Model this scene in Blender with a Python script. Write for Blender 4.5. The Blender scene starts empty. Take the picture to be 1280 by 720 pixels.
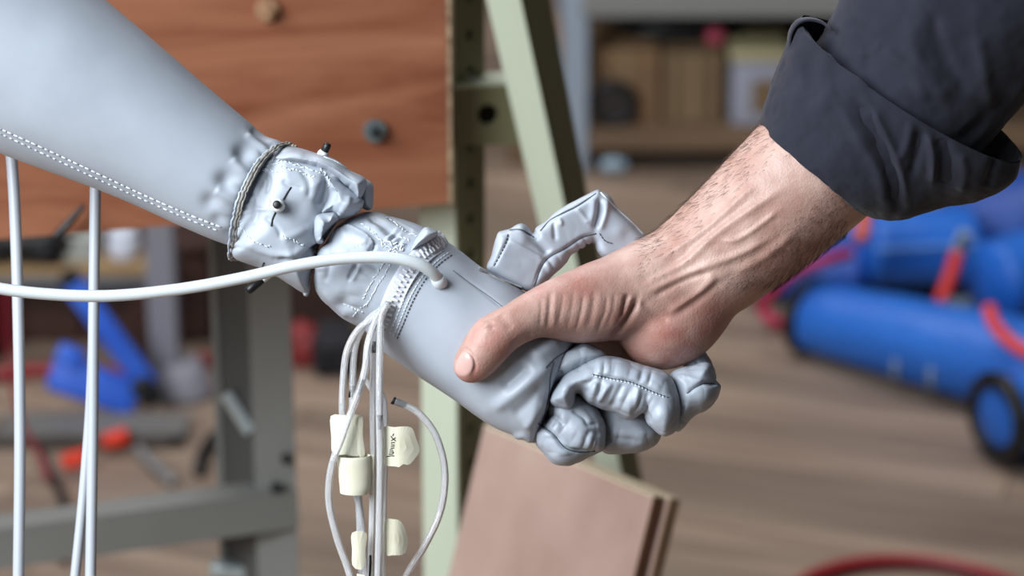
import bpy, bmesh, math, random
import numpy as np
from mathutils import Vector, Matrix
from mathutils.bvhtree import BVHTree

random.seed(7); np.random.seed(7)
scn = bpy.context.scene
COL = scn.collection

# ------------------------------------------------------------------ camera
PITCH = math.radians(20.0)
CAMZ = 1.5
FOCAL = 100.0
FPX = 1280 * FOCAL / 36.0
D0 = 1.5                      # distance to the handshake
S = D0 / FPX                  # metres per photo pixel at that distance
cam_d = bpy.data.cameras.new('camera'); cam = bpy.data.objects.new('camera', cam_d); COL.objects.link(cam)
cam.location = (0, 0, CAMZ); cam.rotation_euler = (math.pi / 2 - PITCH, 0, 0)
cam_d.lens = FOCAL; cam_d.sensor_width = 36.0
cam_d.clip_start = 0.05; cam_d.clip_end = 60
cam_d.dof.use_dof = True; cam_d.dof.focus_distance = D0 - 0.02; cam_d.dof.aperture_fstop = 6.8
scn.camera = cam
# ------------------------------------------------------------------ light and exposure
scn.view_settings.view_transform = 'Standard'; scn.view_settings.look = 'None'
scn.view_settings.gamma = 1.0; scn.view_settings.exposure = 0.04
scn.view_settings.use_curve_mapping = False
world = bpy.data.worlds.new('world'); scn.world = world; world.use_nodes = True
wn = world.node_tree.nodes; wn['Background'].inputs[0].default_value = (0.80, 0.90, 1.0, 1); wn['Background'].inputs[1].default_value = 0.075
def area(name, loc, target, sx, sy, power, col):
    l = bpy.data.lights.new(name, 'AREA'); l.shape = 'RECTANGLE'; l.size = sx; l.size_y = sy; l.energy = power; l.color = col
    o = bpy.data.objects.new(name, l); COL.objects.link(o); o.location = loc
    o.rotation_euler = (Vector(target) - Vector(loc)).to_track_quat('-Z', 'Y').to_euler()
    return o
area('window_light', (-1.8, 0.15, 2.35), (0.0, 1.5, 0.95), 1.8, 1.9, 172, (0.86, 0.94, 1.0))
area('background_fill_light', (-0.4, 4.0, 3.6), (0.1, 4.0, 0.0), 2.4, 2.0, 80, (0.98, 0.98, 1.0))  # lamp added overhead to brighten the background floor

# ------------------------------------------------------------------ coordinates
FW = np.array([0, math.cos(PITCH), -math.sin(PITCH)]); UP = np.array([0, math.sin(PITCH), math.cos(PITCH)]); RT = np.array([1.0, 0, 0])
CAM = np.array([0, 0, CAMZ])
def F(V):
    """handshake coordinates (photo x, photo y, w = pixels of depth towards the camera) -> world"""
    V = np.asarray(V, float).reshape(-1, 3)
    d = D0 - V[:, 2] * S
    return CAM + d[:, None] * (FW + ((V[:, 0] - 640) / FPX)[:, None] * RT - ((V[:, 1] - 360) / FPX)[:, None] * UP)
def ray(px, py):
    return FW + (px - 640) / FPX * RT - (py - 360) / FPX * UP
def onY(px, py, Y):
    r = ray(px, py); return Vector(CAM + r * (Y / r[1]))
def ground(px, py, z=0.0):
    r = ray(px, py); return Vector(CAM + r * ((z - CAMZ) / r[2]))

# ------------------------------------------------------------------ materials
def rgb(h):
    h = h.lstrip('#'); c = [int(h[i:i+2], 16) / 255 for i in (0, 2, 4)]
    return tuple(x / 12.92 if x <= 0.04045 else ((x + 0.055) / 1.055) ** 2.4 for x in c) + (1,)
MATS = {}
def mat(name, col, rough=0.6, noise=None, bump=None, metallic=0.0, spec=0.5, coords='Object', sheen=0, col2=None, wnoise=0.0):
    """noise=(scale xyz, col2 amount), bump=(scale, strength)"""
    if name in MATS: return MATS[name]
    m = bpy.data.materials.new(name); m.use_nodes = True; nt = m.node_tree; b = nt.nodes['Principled BSDF']
    c = rgb(col) if isinstance(col, str) else col
    b.inputs['Base Color'].default_value = c; b.inputs['Roughness'].default_value = rough; b.inputs['Metallic'].default_value = metallic
    b.inputs['Specular IOR Level'].default_value = spec
    if sheen: b.inputs['Sheen Weight'].default_value = sheen
    tc = nt.nodes.new('ShaderNodeTexCoord')
    if noise:
        mp = nt.nodes.new('ShaderNodeMapping'); mp.inputs['Scale'].default_value = noise[0]
        nt.links.new(tc.outputs[coords], mp.inputs[0])
        n = nt.nodes.new('ShaderNodeTexNoise'); n.inputs['Scale'].default_value = 1; n.inputs['Detail'].default_value = 5; n.inputs['Distortion'].default_value = wnoise
        nt.links.new(mp.outputs[0], n.inputs['Vector'])
        rp = nt.nodes.new('ShaderNodeValToRGB'); rp.color_ramp.elements[0].position = 0.32; rp.color_ramp.elements[1].position = 0.68
        c2 = rgb(col2) if isinstance(col2, str) else col2
        rp.color_ramp.elements[0].color = c; rp.color_ramp.elements[1].color = c2
        nt.links.new(n.outputs['Fac'], rp.inputs[0]); nt.links.new(rp.outputs[0], b.inputs['Base Color'])
    if bump:
        n2 = nt.nodes.new('ShaderNodeTexNoise'); n2.inputs['Scale'].default_value = bump[0]; n2.inputs['Detail'].default_value = 4
        nt.links.new(tc.outputs[coords], n2.inputs['Vector'])
        bp = nt.nodes.new('ShaderNodeBump'); bp.inputs['Strength'].default_value = bump[1]; bp.inputs['Distance'].default_value = bump[2] if len(bump) > 2 else 0.002
        nt.links.new(n2.outputs['Fac'], bp.inputs['Height']); nt.links.new(bp.outputs[0], b.inputs['Normal'])
    MATS[name] = m; return m
def clear_mat(name, col, fac, rough=0.12):
    m = bpy.data.materials.new(name); m.use_nodes = True; nt = m.node_tree; b = nt.nodes['Principled BSDF']
    b.inputs['Base Color'].default_value = rgb(col); b.inputs['Roughness'].default_value = rough; b.inputs['Specular IOR Level'].default_value = 0.7
    t = nt.nodes.new('ShaderNodeBsdfTransparent'); mx = nt.nodes.new('ShaderNodeMixShader'); mx.inputs[0].default_value = fac
    out = nt.nodes['Material Output']
    nt.links.new(t.outputs[0], mx.inputs[1]); nt.links.new(b.outputs[0], mx.inputs[2]); nt.links.new(mx.outputs[0], out.inputs[0])
    MATS[name] = m; return m

M_FAB = mat('grey_coated_fabric', '#a5abb5', 0.44, ((30, 30, 30), 0), (2600, 0.10, 0.0003), col2='#aeb4be', spec=0.45)
M_FAB2 = mat('grey_coated_fabric_darker', '#9ba1ab', 0.44, ((40, 40, 40), 0), (1800, 0.12, 0.0004), col2='#a5abb5', spec=0.45)  # slightly darker copy of the grey fabric, mainly for the fingers
M_THREAD = mat('white_thread', '#dfe6ee', 0.7)
M_DTHREAD = mat('dark_seam_thread', '#4d515a', 0.8)
M_TRIM = mat('frayed_seam_edge', '#a9a49c', 0.8, ((300, 300, 300), 0), None, col2='#5e5b58')
M_BLACK = mat('black_rubber', '#121214', 0.45)
M_WHITEPL = mat('white_plastic', '#e4e6e4', 0.4)
M_MILKY = mat('milky_tube', '#ccd2d5', 0.32); M_MILKY.node_tree.nodes['Principled BSDF'].inputs['Subsurface Weight'].default_value = 0.25
M_MILKY.node_tree.nodes['Principled BSDF'].inputs['Subsurface Scale'].default_value = 0.003
def vinyl():
    m = bpy.data.materials.new('clear_vinyl_tube'); m.use_nodes = True; b = m.node_tree.nodes['Principled BSDF']
    b.inputs['Base Color'].default_value = (0.99, 0.99, 1.0, 1); b.inputs['Roughness'].default_value = 0.05
    b.inputs['Transmission Weight'].default_value = 0.76; b.inputs['IOR'].default_value = 1.42; return m
M_CLEAR = vinyl()
M_TAPE = mat('masking_tape', '#d6d1bd', 0.8, ((80, 80, 80), 0), None, col2='#c9c2aa')
M_SHIRT = mat('navy_cotton', '#20212b', 0.85, ((25, 25, 25), 0), (3500, 0.25, 0.0003), col2='#272833', spec=0.2, sheen=0.12)
M_INK = mat('ink', '#1a1a1e', 0.7)

# skin
def skin_mat():
    m = bpy.data.materials.new('skin'); m.use_nodes = True; nt = m.node_tree; b = nt.nodes['Principled BSDF']
    b.inputs['Roughness'].default_value = 0.47; b.inputs['Specular IOR Level'].default_value = 0.45
    b.inputs['Subsurface Weight'].default_value = 0.12; b.inputs['Subsurface Radius'].default_value = (1.0, 0.35, 0.2); b.inputs['Subsurface Scale'].default_value = 0.003
    tc = nt.nodes.new('ShaderNodeTexCoord')
    n = nt.nodes.new('ShaderNodeTexNoise'); n.inputs['Scale'].default_value = 55; n.inputs['Detail'].default_value = 6
    nt.links.new(tc.outputs['Object'], n.inputs['Vector'])
    rp = nt.nodes.new('ShaderNodeValToRGB'); rp.color_ramp.elements[0].position = 0.3; rp.color_ramp.elements[1].position = 0.7
    rp.color_ramp.elements[0].color = rgb('#a88073'); rp.color_ramp.elements[1].color = rgb('#c4a498')
    nt.links.new(n.outputs['Fac'], rp.inputs[0])
    at = nt.nodes.new('ShaderNodeAttribute'); at.attribute_name = 'redness'
    mx = nt.nodes.new('ShaderNodeMix'); mx.data_type = 'RGBA'; mx.inputs[7].default_value = rgb('#a3574c')
    nt.links.new(at.outputs['Fac'], mx.inputs[0]); nt.links.new(rp.outputs[0], mx.inputs[6]); nt.links.new(mx.outputs[2], b.inputs['Base Color'])
    v = nt.nodes.new('ShaderNodeTexVoronoi'); v.inputs['Scale'].default_value = 900
    n3 = nt.nodes.new('ShaderNodeTexNoise'); n3.inputs['Scale'].default_value = 420; n3.inputs['Detail'].default_value = 5
    nt.links.new(tc.outputs['Object'], v.inputs['Vector']); nt.links.new(tc.outputs['Object'], n3.inputs['Vector'])
    ad = nt.nodes.new('ShaderNodeMath'); ad.operation = 'ADD'; nt.links.new(v.outputs['Distance'], ad.inputs[0]); nt.links.new(n3.outputs['Fac'], ad.inputs[1])
    bp = nt.nodes.new('ShaderNodeBump'); bp.inputs['Strength'].default_value = 0.22; bp.inputs['Distance'].default_value = 0.0005
    nt.links.new(ad.outputs[0], bp.inputs['Height']); nt.links.new(bp.outputs[0], b.inputs['Normal'])
    return m
M_SKIN = skin_mat()
M_NAIL = mat('nail', '#cba29a', 0.25)
M_WTUBE = mat('greyish_white_tube', '#adb0b7', 0.4)
M_HAIR = mat('arm_hair', '#4a3428', 0.6)

# ------------------------------------------------------------------ object helpers
def ensure(o): COL.objects.link(o); return o
ROOT = {}
def thing(name, label, cat, loc=(0, 0, 0), group=None):
    o = ensure(bpy.data.objects.new(name, None)); o.location = loc; o['label'] = label; o['category'] = cat
    if group: o['group'] = group
    o.empty_display_size = 0.05
    ROOT[o] = Vector(loc); return o
def tag(o, label, cat, group=None):
    o['label'] = label; o['category'] = cat
    if group: o['group'] = group
    return o
def mk(name, V, faces, material, parent=None, smooth=True, kind=None, label=None, origin=None):
    """one mesh object from world-space points; stored about its thing's origin"""
    V = np.asarray(V, float).reshape(-1, 3)
    if parent is not None: o0 = ROOT[parent]
    else: o0 = Vector(origin) if origin is not None else Vector(((V.min(0) + V.max(0)) / 2))
    if parent is None and origin is None: o0.z = float(V[:, 2].min())
    L = V - np.array(o0)
    me = bpy.data.meshes.new(name)
    me.from_pydata(L.tolist(), [], faces.tolist() if isinstance(faces, np.ndarray) else faces)
    if smooth: me.polygons.foreach_set('use_smooth', np.ones(len(me.polygons), bool))
    me.materials.append(material); me.update()
    o = ensure(bpy.data.objects.new(name, me))
    if parent is not None: o.parent = parent
    else: o.location = o0
    ROOT[o] = o0
    if kind: o['kind'] = kind
    if label: o['label'] = label
    return o
def join_geo(parts):
    Vs, Fs, n = [], [], 0
    for V, Fc in parts:
        V = np.asarray(V, float).reshape(-1, 3)
        Vs.append(V); Fs += [tuple(int(i) + n for i in f) for f in (Fc.tolist() if isinstance(Fc, np.ndarray) else Fc)]; n += len(V)
    return np.concatenate(Vs), Fs
def boxgeo(c, s, rot=None, bev=0.0):
    bm = bmesh.new(); bmesh.ops.create_cube(bm, size=1)
    for v in bm.verts: v.co = Vector((v.co.x * s[0], v.co.y * s[1], v.co.z * s[2]))
    if bev: bmesh.ops.bevel(bm, geom=bm.edges[:], offset=bev, segments=2, affect='EDGES', profile=0.6)
    R = rot.to_3x3() if rot is not None else Matrix.Identity(3)
    bm.verts.index_update()
    V = [tuple(R @ v.co + Vector(c)) for v in bm.verts]; Fc = [tuple(v.index for v in f.verts) for f in bm.faces]
    bm.free(); return V, Fc
def rz(a): return Matrix.Rotation(a, 3, 'Z')

def cr(P, n, closed=False):
    """Catmull-Rom resample, about n points, even in parameter by chord length"""
    P = np.asarray(P, float)
    if closed: Q = np.vstack([P[-1], P, P[0], P[1]])
    else: Q = np.vstack([2 * P[0] - P[1], P, 2 * P[-1] - P[-2]])
    m = len(Q) - 3
    ch = np.linalg.norm(np.diff(Q[1:-1], axis=0)[:, :3], axis=1) + 1e-9
    cum = np.concatenate([[0], np.cumsum(ch)])
    u = np.linspace(0, cum[-1], n, endpoint=not closed)
    k = np.clip(np.searchsorted(cum, u, side='right') - 1, 0, m - 1); t = ((u - cum[k]) / ch[k])[:, None]
    a, b, c, d = Q[k], Q[k+1], Q[k+2], Q[k+3]
    return 0.5 * (2*b + (c - a)*t + (2*a - 5*b + 4*c - d)*t**2 + (3*b - a - 3*c + d)*t**3)
def tubegeo(path, r, seg=10, n=None, caps=True, smooth_path=True):
    """sweep in whatever space path is in; r scalar or per-sample array"""
    P = cr(path, n or max(8, len(path) * 8)) if smooth_path else np.asarray(path, float)
    m = len(P); r = np.broadcast_to(np.asarray(r, float) if np.ndim(r) == 0 else np.interp(np.linspace(0, 1, m), np.linspace(0, 1, len(r)), r), (m,))
    T = np.gradient(P, axis=0); T /= np.linalg.norm(T, axis=1)[:, None] + 1e-12
    up = np.array([0.31, 0.17, 0.93]); A = np.cross(T[0], up); A /= np.linalg.norm(A)
    V = []
    for i in range(m):
        A = A - T[i] * np.dot(A, T[i]); A /= np.linalg.norm(A); B = np.cross(T[i], A)
        for k in range(seg):
            th = 2 * math.pi * k / seg; V.append(P[i] + r[i] * (math.cos(th) * A + math.sin(th) * B))
    Fc = [(i*seg + k, i*seg + (k+1) % seg, (i+1)*seg + (k+1) % seg, (i+1)*seg + k) for i in range(m-1) for k in range(seg)]
    if caps: Fc += [tuple(range(seg))[::-1], tuple((m-1)*seg + k for k in range(seg))]
    return np.array(V), Fc

# ------------------------------------------------------------------ sculpting in handshake coordinates
def vnormals(V, Fc):
    Fc = np.asarray(Fc); a = V[Fc[:, 2]] - V[Fc[:, 0]]; b = V[Fc[:, 3]] - V[Fc[:, 1]]
    n = np.cross(a, b); N = np.zeros_like(V)
    for k in range(4): np.add.at(N, Fc[:, k], n)
    return N / (np.linalg.norm(N, axis=1)[:, None] + 1e-12)
def polydist(X, P):
    """distance of 2-D points X to polyline P, with arc position and signed side"""
    best = np.full(len(X), 1e9); arc = np.zeros(len(X)); side = np.zeros(len(X)); acc = 0
    for i in range(len(P) - 1):
        a, b = P[i], P[i+1]; ab = b - a; L = np.linalg.norm(ab)
        if L < 1e-9: continue
        t = np.clip(((X - a) @ ab) / L**2, 0, 1); q = X - (a + t[:, None] * ab); d = np.hypot(q[:, 0], q[:, 1])
        m = d < best; best[m] = d[m]; arc[m] = acc + t[m] * L
        side[m] = np.sign(ab[0] * q[m, 1] - ab[1] * q[m, 0]); acc += L
    return best, arc, side, acc
def sculpt(V, Fc, ops, back=False):
    """ops: ('c', pts, width, depth) crease/ridge; ('p', pts, width, amp, lam) puckers; ('s', pts, width, depth) step fold; ('d', (x,y), radius, depth) dent"""
    N = vnormals(V, Fc); D = np.zeros(len(V)); front = N[:, 2] > -0.15
    for op in ops:
        if op[0] == 'd':
            (x, y), r, dep = op[1:4]; d = np.hypot(V[:, 0] - x, V[:, 1] - y); m = front & (d < 3*r)
            D[m] += dep * np.exp(-(d[m] / r)**2); continue
        P = cr(op[1], len(op[1]) * 6); w = op[2]; lo = P.min(0) - 4*w; hi = P.max(0) + 4*w
        m = np.where(front & (V[:, 0] > lo[0]) & (V[:, 0] < hi[0]) & (V[:, 1] > lo[1]) & (V[:, 1] < hi[1]))[0]
        if not len(m): continue
        d, arc, side, L = polydist(V[m, :2], P)
        env = np.clip(np.minimum(arc, L - arc) / (0.18 * L + 1e-6), 0, 1); env = env * env * (3 - 2 * env); env = 0.15 + 0.85 * env
        if op[0] == 'c': D[m] += op[3] * env * np.exp(-(d / w)**2)
        elif op[0] == 's': D[m] += op[3] * env * np.where(side > 0, np.exp(-(d / w)), -0.35 * np.exp(-(d / (0.5*w))**2))
        elif op[0] == 'p':
            ph = 2 * math.pi * arc / op[4]; D[m] += op[3] * (2 * np.abs(np.sin(0.5 * ph + 0.7 * np.sin(ph * 0.19))) - 1.2) * np.exp(-(d / w)**2) * (0.6 + 0.4 * np.sin(arc * 0.11 + 1))
    return V + N * D[:, None]
_rt = np.random.RandomState(3).rand(64, 64, 64).astype(np.float32)
def vnoise(P):
    P = np.asarray(P); i = np.floor(P).astype(int); f = P - i; f = f*f*(3-2*f); out = np.zeros(len(P))
    for dx in (0, 1):
        for dy in (0, 1):
            for dz in (0, 1):
                wgt = (f[:, 0] if dx else 1-f[:, 0]) * (f[:, 1] if dy else 1-f[:, 1]) * (f[:, 2] if dz else 1-f[:, 2])
                out += wgt * _rt[(i[:, 0]+dx) & 63, (i[:, 1]+dy) & 63, (i[:, 2]+dz) & 63]
    return out * 2 - 1
def crumple(V, Fc, amp, scale, ridged=False, stretch=(1, 1, 1)):
    N = vnormals(V, Fc); Q = V * np.array(stretch) / scale
    n = vnoise(Q + 17.3) + 0.5 * vnoise(Q * 2.1 + 5.1)
    if ridged: n = 1 - 2 * np.abs(n)
    return V + N * (amp * n)[:, None]

def cloth(V, Fc, amp, scale, stretch=(1, 1, 1), seed=0.0):
    # taut fabric between sharp creases
    N = vnormals(V, Fc); Q = V * np.array(stretch) / scale
    n = np.sqrt(np.abs(vnoise(Q + 11.7 + seed)) ** 1.7 + 0.002) + 0.35 * np.abs(vnoise(Q * 1.9 + 3.1 + seed))
    return V + N * (amp * (n - 0.45))[:, None]

class Field:
    """signed field on a grid in handshake coordinates, meshed with surface nets"""
    def __init__(s, lo, hi, h):
        s.lo = np.array(lo, float); s.h = h; s.n = np.ceil((np.array(hi) - s.lo) / h).astype(int) + 1
        s.f = np.full(s.n, 1e3, np.float32)
    def win(s, lo, hi):
        a = np.clip(np.floor((np.array(lo) - s.lo) / s.h).astype(int), 0, s.n - 1); b = np.clip(np.ceil((np.array(hi) - s.lo) / s.h).astype(int) + 1, 1, s.n)
        g = [(s.lo[k] + s.h * np.arange(a[k], b[k])).astype(np.float32) for k in range(3)]
        return tuple(slice(a[k], b[k]) for k in range(3)), g
    def add(s, sl, d, k):
        a = s.f[sl]
        if k <= 0: s.f[sl] = np.minimum(a, d); return
        h = np.clip(0.5 + 0.5 * (d - a) / k, 0, 1); s.f[sl] = d * (1-h) + a * h - k * h * (1-h)
    def cone(s, p, q, r0, r1, k=8, sw=1.0):
        p = np.array(p, float); q = np.array(q, float); R = max(r0, r1) * max(1, sw) + k + 3
        sl, (x, y, z) = s.win(np.minimum(p, q) - R, np.maximum(p, q) + R)
        X = x[:, None, None] - p[0]; Y = y[None, :, None] - p[1]; Z = (z[None, None, :] - p[2]) / sw
        ab = q - p; ab = np.array([ab[0], ab[1], ab[2] / sw]); L2 = float(ab @ ab) + 1e-9
        t = np.clip((X*ab[0] + Y*ab[1] + Z*ab[2]) / L2, 0, 1)
        d = np.sqrt((X - t*ab[0])**2 + (Y - t*ab[1])**2 + (Z - t*ab[2])**2) - (r0 + t * (r1 - r0))
        s.add(sl, d.astype(np.float32), k)
    def chain(s, pts, k=8, n=None, sw=1.0, first_k=None):
        P = cr(np.array(pts, float), n or len(pts) * 3)
        for i in range(len(P) - 1):
            s.cone(P[i, :3], P[i+1, :3], P[i, 3], P[i+1, 3], k if i else (first_k or k), sw)
    def pillow(s, outline, wc, W, R, n=2.2, k=0, tilt=(0, 0), smooth=True, npts=None):
        """a stuffed panel: exact outline in x,y, real depth 2W about wc, rounding radius R"""
        O = np.array(outline, float)
        if smooth: O = cr(O, npts or len(O) * 4, closed=True)
        c = O.mean(0); pad = 6 + k
        tz = abs(tilt[0]) * np.ptp(O[:, 0]) + abs(tilt[1]) * np.ptp(O[:, 1])
        sl, (x, y, z) = s.win([O[:, 0].min()-pad, O[:, 1].min()-pad, wc-W-pad-tz], [O[:, 0].max()+pad, O[:, 1].max()+pad, wc+W+pad+tz])
        XX, YY = np.meshgrid(x, y, indexing='ij'); X = np.stack([XX.ravel(), YY.ravel()], 1)
        d = np.full(len(X), 1e9); ins = np.zeros(len(X), bool)
        for i in range(len(O)):
            a, b = O[i], O[(i+1) % len(O)]; ab = b - a; L2 = ab @ ab + 1e-9
            t = np.clip(((X - a) @ ab) / L2, 0, 1); q = X - (a + t[:, None]*ab); d = np.minimum(d, np.hypot(q[:, 0], q[:, 1]))
            if a[1] != b[1]:
                cnd = ((a[1] > X[:, 1]) != (b[1] > X[:, 1])) & (X[:, 0] < (b[0]-a[0]) * (X[:, 1]-a[1]) / (b[1]-a[1]) + a[0]); ins ^= cnd
        d = np.where(ins, d, -d).reshape(XX.shape)
        # soften the ridge of the distance field
        e = np.clip(1 - d / R, 0, None)
        cw = wc + tilt[0] * (XX - c[0]) + tilt[1] * (YY - c[1])
        f = ((e[:, :, None])**n + (np.abs(z[None, None, :] - cw[:, :, None]) / W)**n)**(1/n) - 1
        s.add(sl, (f * min(R, W)).astype(np.float32), k)
    def blur(s, it=1):
        for _ in range(it):
            for ax in range(3):
                f = np.clip(s.f, -30, 30); g = f.copy(); sl1 = [slice(None)]*3; sl0 = [slice(None)]*3; sl2 = [slice(None)]*3
                sl1[ax] = slice(1, -1); sl0[ax] = slice(0, -2); sl2[ax] = slice(2, None)
                g[tuple(sl1)] = 0.5*f[tuple(sl1)] + 0.25*(f[tuple(sl0)] + f[tuple(sl2)]); s.f = g
    def mesh(s):
        f = s.f; neg = f < 0; nx, ny, nz = f.shape
        cnt = np.zeros((nx-1, ny-1, nz-1), np.int8)
        for dx in (0, 1):
            for dy in (0, 1):
                for dz in (0, 1): cnt += neg[dx:nx-1+dx, dy:ny-1+dy, dz:nz-1+dz]
        act = (cnt > 0) & (cnt < 8); I = np.argwhere(act); vid = np.full(act.shape, -1, np.int64); vid[act] = np.arange(len(I))
        C = {}
        for dx in (0, 1):
            for dy in (0, 1):
                for dz in (0, 1): C[dx, dy, dz] = f[I[:, 0]+dx, I[:, 1]+dy, I[:, 2]+dz].astype(float)
        acc = np.zeros((len(I), 3)); num = np.zeros(len(I))
        keys = list(C)
        for a in keys:
            for ax in range(3):
                if a[ax] == 1: continue
                b = list(a); b[ax] = 1; b = tuple(b); m = (C[a] < 0) != (C[b] < 0)
                t = C[a][m] / (C[a][m] - C[b][m]); p = np.tile(np.array(a, float), (m.sum(), 1)); p[:, ax] += t
                acc[m] += p; num[m] += 1
        V = s.lo + s.h * (I + acc / num[:, None])
        Q = []
        for ax in range(3):
            o1, o2 = (ax+1) % 3, (ax+2) % 3
            sa = [slice(1, -1)]*3; sb = [slice(1, -1)]*3; sa[ax] = slice(0, -1); sb[ax] = slice(1, None)
            A = neg[tuple(sa)]; B = neg[tuple(sb)]
            for flip, M in ((False, A & ~B), (True, ~A & B)):
                E = np.argwhere(M); off = np.ones(3, int); off[ax] = 0; E = E + off
                if not len(E): continue
                def vv(d1, d2):
                    G = E.copy(); G[:, o1] -= d1; G[:, o2] -= d2; return vid[G[:, 0], G[:, 1], G[:, 2]]
                q = np.stack([vv(1, 1), vv(0, 1), vv(0, 0), vv(1, 0)], 1)
                Q.append(q[:, ::-1] if flip else q)
        Q = np.concatenate(Q); return V, Q
def relax(V, Fc, it=2, lam=0.5):
    Fc = np.asarray(Fc); E = np.concatenate([Fc[:, [0, 1]], Fc[:, [1, 2]], Fc[:, [2, 3]], Fc[:, [3, 0]]])
    deg = np.zeros(len(V)); np.add.at(deg, E[:, 0], 1); np.add.at(deg, E[:, 1], 1)
    for _ in range(it):
        A = np.zeros_like(V); np.add.at(A, E[:, 0], V[E[:, 1]]); np.add.at(A, E[:, 1], V[E[:, 0]])
        V = V + lam * (A / deg[:, None] - V)
    return V
def loft(stations, ns, nt, cap=False, inner=None):
    """stations: ((ax,ay),(bx,by), W, wc, (shift x,y)) ring edges as seen, half depth, middle depth, lean of the near side"""
    A = np.array([[*s[0], *s[1], s[2], s[3], *s[4]] for s in stations], float); Q = cr(A, ns)
    if inner: Q = np.vstack([inner(Q[::-1].copy()), Q])
    th = np.linspace(0, 2*math.pi, nt, endpoint=False); c, sn = np.cos(th), np.sin(th); V = []
    for q in Q:
        m = (q[0:2] + q[2:4]) / 2; h = (q[0:2] - q[2:4]) / 2
        V.append(np.stack([m[0] + h[0]*c + q[6]*sn, m[1] + h[1]*c + q[7]*sn, q[5] + q[4]*sn], 1))
    V = np.concatenate(V); n = len(Q)
    i, k = np.meshgrid(np.arange(n-1), np.arange(nt), indexing='ij'); k2 = (k+1) % nt
    Fc = np.stack([i*nt+k, i*nt+k2, (i+1)*nt+k2, (i+1)*nt+k], -1).reshape(-1, 4)
    # orient so that the near side faces the camera
    if vnormals(V, Fc)[V[:, 2].argmax(), 2] < 0: Fc = Fc[:, ::-1]
    return V, Fc
def cp(pts, ox, oy, sc): return [(ox + x / sc, oy + y / sc) for x, y in pts]

ROBOT_SURF = []     # (tree) surfaces to lay stitches on
def tree(V, Fc): return BVHTree.FromPolygons(V.tolist(), [tuple(f) for f in np.asarray(Fc).tolist()])
def hitw(x, y, trees=None):
    best = None
    for t in (trees if trees is not None else ROBOT_SURF):
        h = t.ray_cast(Vector((x, y, 600)), Vector((0, 0, -1)))
        if h[0] is not None and (best is None or h[0].z > best): best = h[0].z
    return best
def lay(path, n, off=0.6, trees=None):
    P = cr(path, n); out = []
    for x, y in P:
        w = hitw(x, y, trees)
        if w is not None: out.append((x, y, w + off))
    return np.array(out)
def dashes(path, dash, gap, r, off=0.5, trees=None, jitter=0.0):
    P = cr(path, 200); L = np.linalg.norm(np.diff(P, axis=0), axis=1).sum(); n = int(L / (dash + gap)); parts = []
    for i in range(n):
        a = (i * (dash + gap)) / L; b = a + dash / L; seg = []
        for t in (a, (a+b)/2, b):
            q = P[min(199, int(t * 199))] + np.random.uniform(-jitter, jitter, 2); w = hitw(q[0], q[1], trees)
            if w is None: break
            seg.append((q[0], q[1], w + off))
        if len(seg) == 3 and abs(seg[0][2] - seg[2][2]) < dash * 2.5: parts.append(tubegeo(np.array(seg), r, 5, 3, smooth_path=False))
    return join_geo(parts) if parts else None
def threadline(name, path, r, material, parent, off=0.2, n=None, trees=None):
    P = lay(path, n or len(path) * 10, off, trees)
    if len(P) < 3: return None
    V, Fc = tubegeo(P, r, 6, smooth_path=False); return mk(name, F(V), Fc, material, parent)
def stitchline(name, path, parent, dash=5, gap=2.5, r=0.9, material=None, off=0.5, jitter=0.0, trees=None):
    g = dashes(path, dash, gap, r, off, trees, jitter)
    if g: return mk(name, F(g[0]), g[1], material or M_THREAD, parent)

# =================================================================== THE ROOM
M_PLANK = None
def plank_mat():
    m = bpy.data.materials.new('floor_plank_wood'); m.use_nodes = True; nt = m.node_tree; b = nt.nodes['Principled BSDF']
    b.inputs['Roughness'].default_value = 0.55
    tc = nt.nodes.new('ShaderNodeTexCoord'); oi = nt.nodes.new('ShaderNodeObjectInfo')
    mp = nt.nodes.new('ShaderNodeMapping'); mp.inputs['Scale'].default_value = (2.5, 30, 10)
    ad = nt.nodes.new('ShaderNodeVectorMath'); ad.operation = 'ADD'
    mu = nt.nodes.new('ShaderNodeVectorMath'); mu.operation = 'SCALE'; mu.inputs['Scale'].default_value = 40
    cb = nt.nodes.new('ShaderNodeCombineXYZ'); nt.links.new(oi.outputs['Random'], cb.inputs[0]); nt.links.new(oi.outputs['Random'], cb.inputs[1])
    nt.links.new(cb.outputs[0], mu.inputs[0]); nt.links.new(tc.outputs['Object'], ad.inputs[0]); nt.links.new(mu.outputs[0], ad.inputs[1]); nt.links.new(ad.outputs[0], mp.inputs[0])
    n = nt.nodes.new('ShaderNodeTexNoise'); n.inputs['Scale'].default_value = 1.2; n.inputs['Detail'].default_value = 6; nt.links.new(mp.outputs[0], n.inputs['Vector'])
    rp = nt.nodes.new('ShaderNodeValToRGB'); rp.color_ramp.elements[0].position = 0.3; rp.color_ramp.elements[1].position = 0.72
    rp.color_ramp.elements[0].color = rgb('#80695a'); rp.color_ramp.elements[1].color = rgb('#aa9480'); nt.links.new(n.outputs['Fac'], rp.inputs[0])
    hs = nt.nodes.new('ShaderNodeHueSaturation'); mr = nt.nodes.new('ShaderNodeMapRange'); mr.inputs['To Min'].default_value = 0.72; mr.inputs['To Max'].default_value = 1.2
    nt.links.new(oi.outputs['Random'], mr.inputs['Value']); nt.links.new(mr.outputs[0], hs.inputs['Value']); nt.links.new(rp.outputs[0], hs.inputs['Color'])
    nt.links.new(hs.outputs[0], b.inputs['Base Color']); return m
M_PLANK = plank_mat()
M_SUB = mat('subfloor', '#77614f', 0.8, ((1.5, 12, 4), 0), None, col2='#8d7763')
V, Fc = boxgeo((0, 1.9, -0.03), (10, 12, 0.03)); floor = mk('floor', V, Fc, M_SUB, smooth=False, origin=(0, 4.4, -0.015)); floor['kind'] = 'structure'
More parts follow.
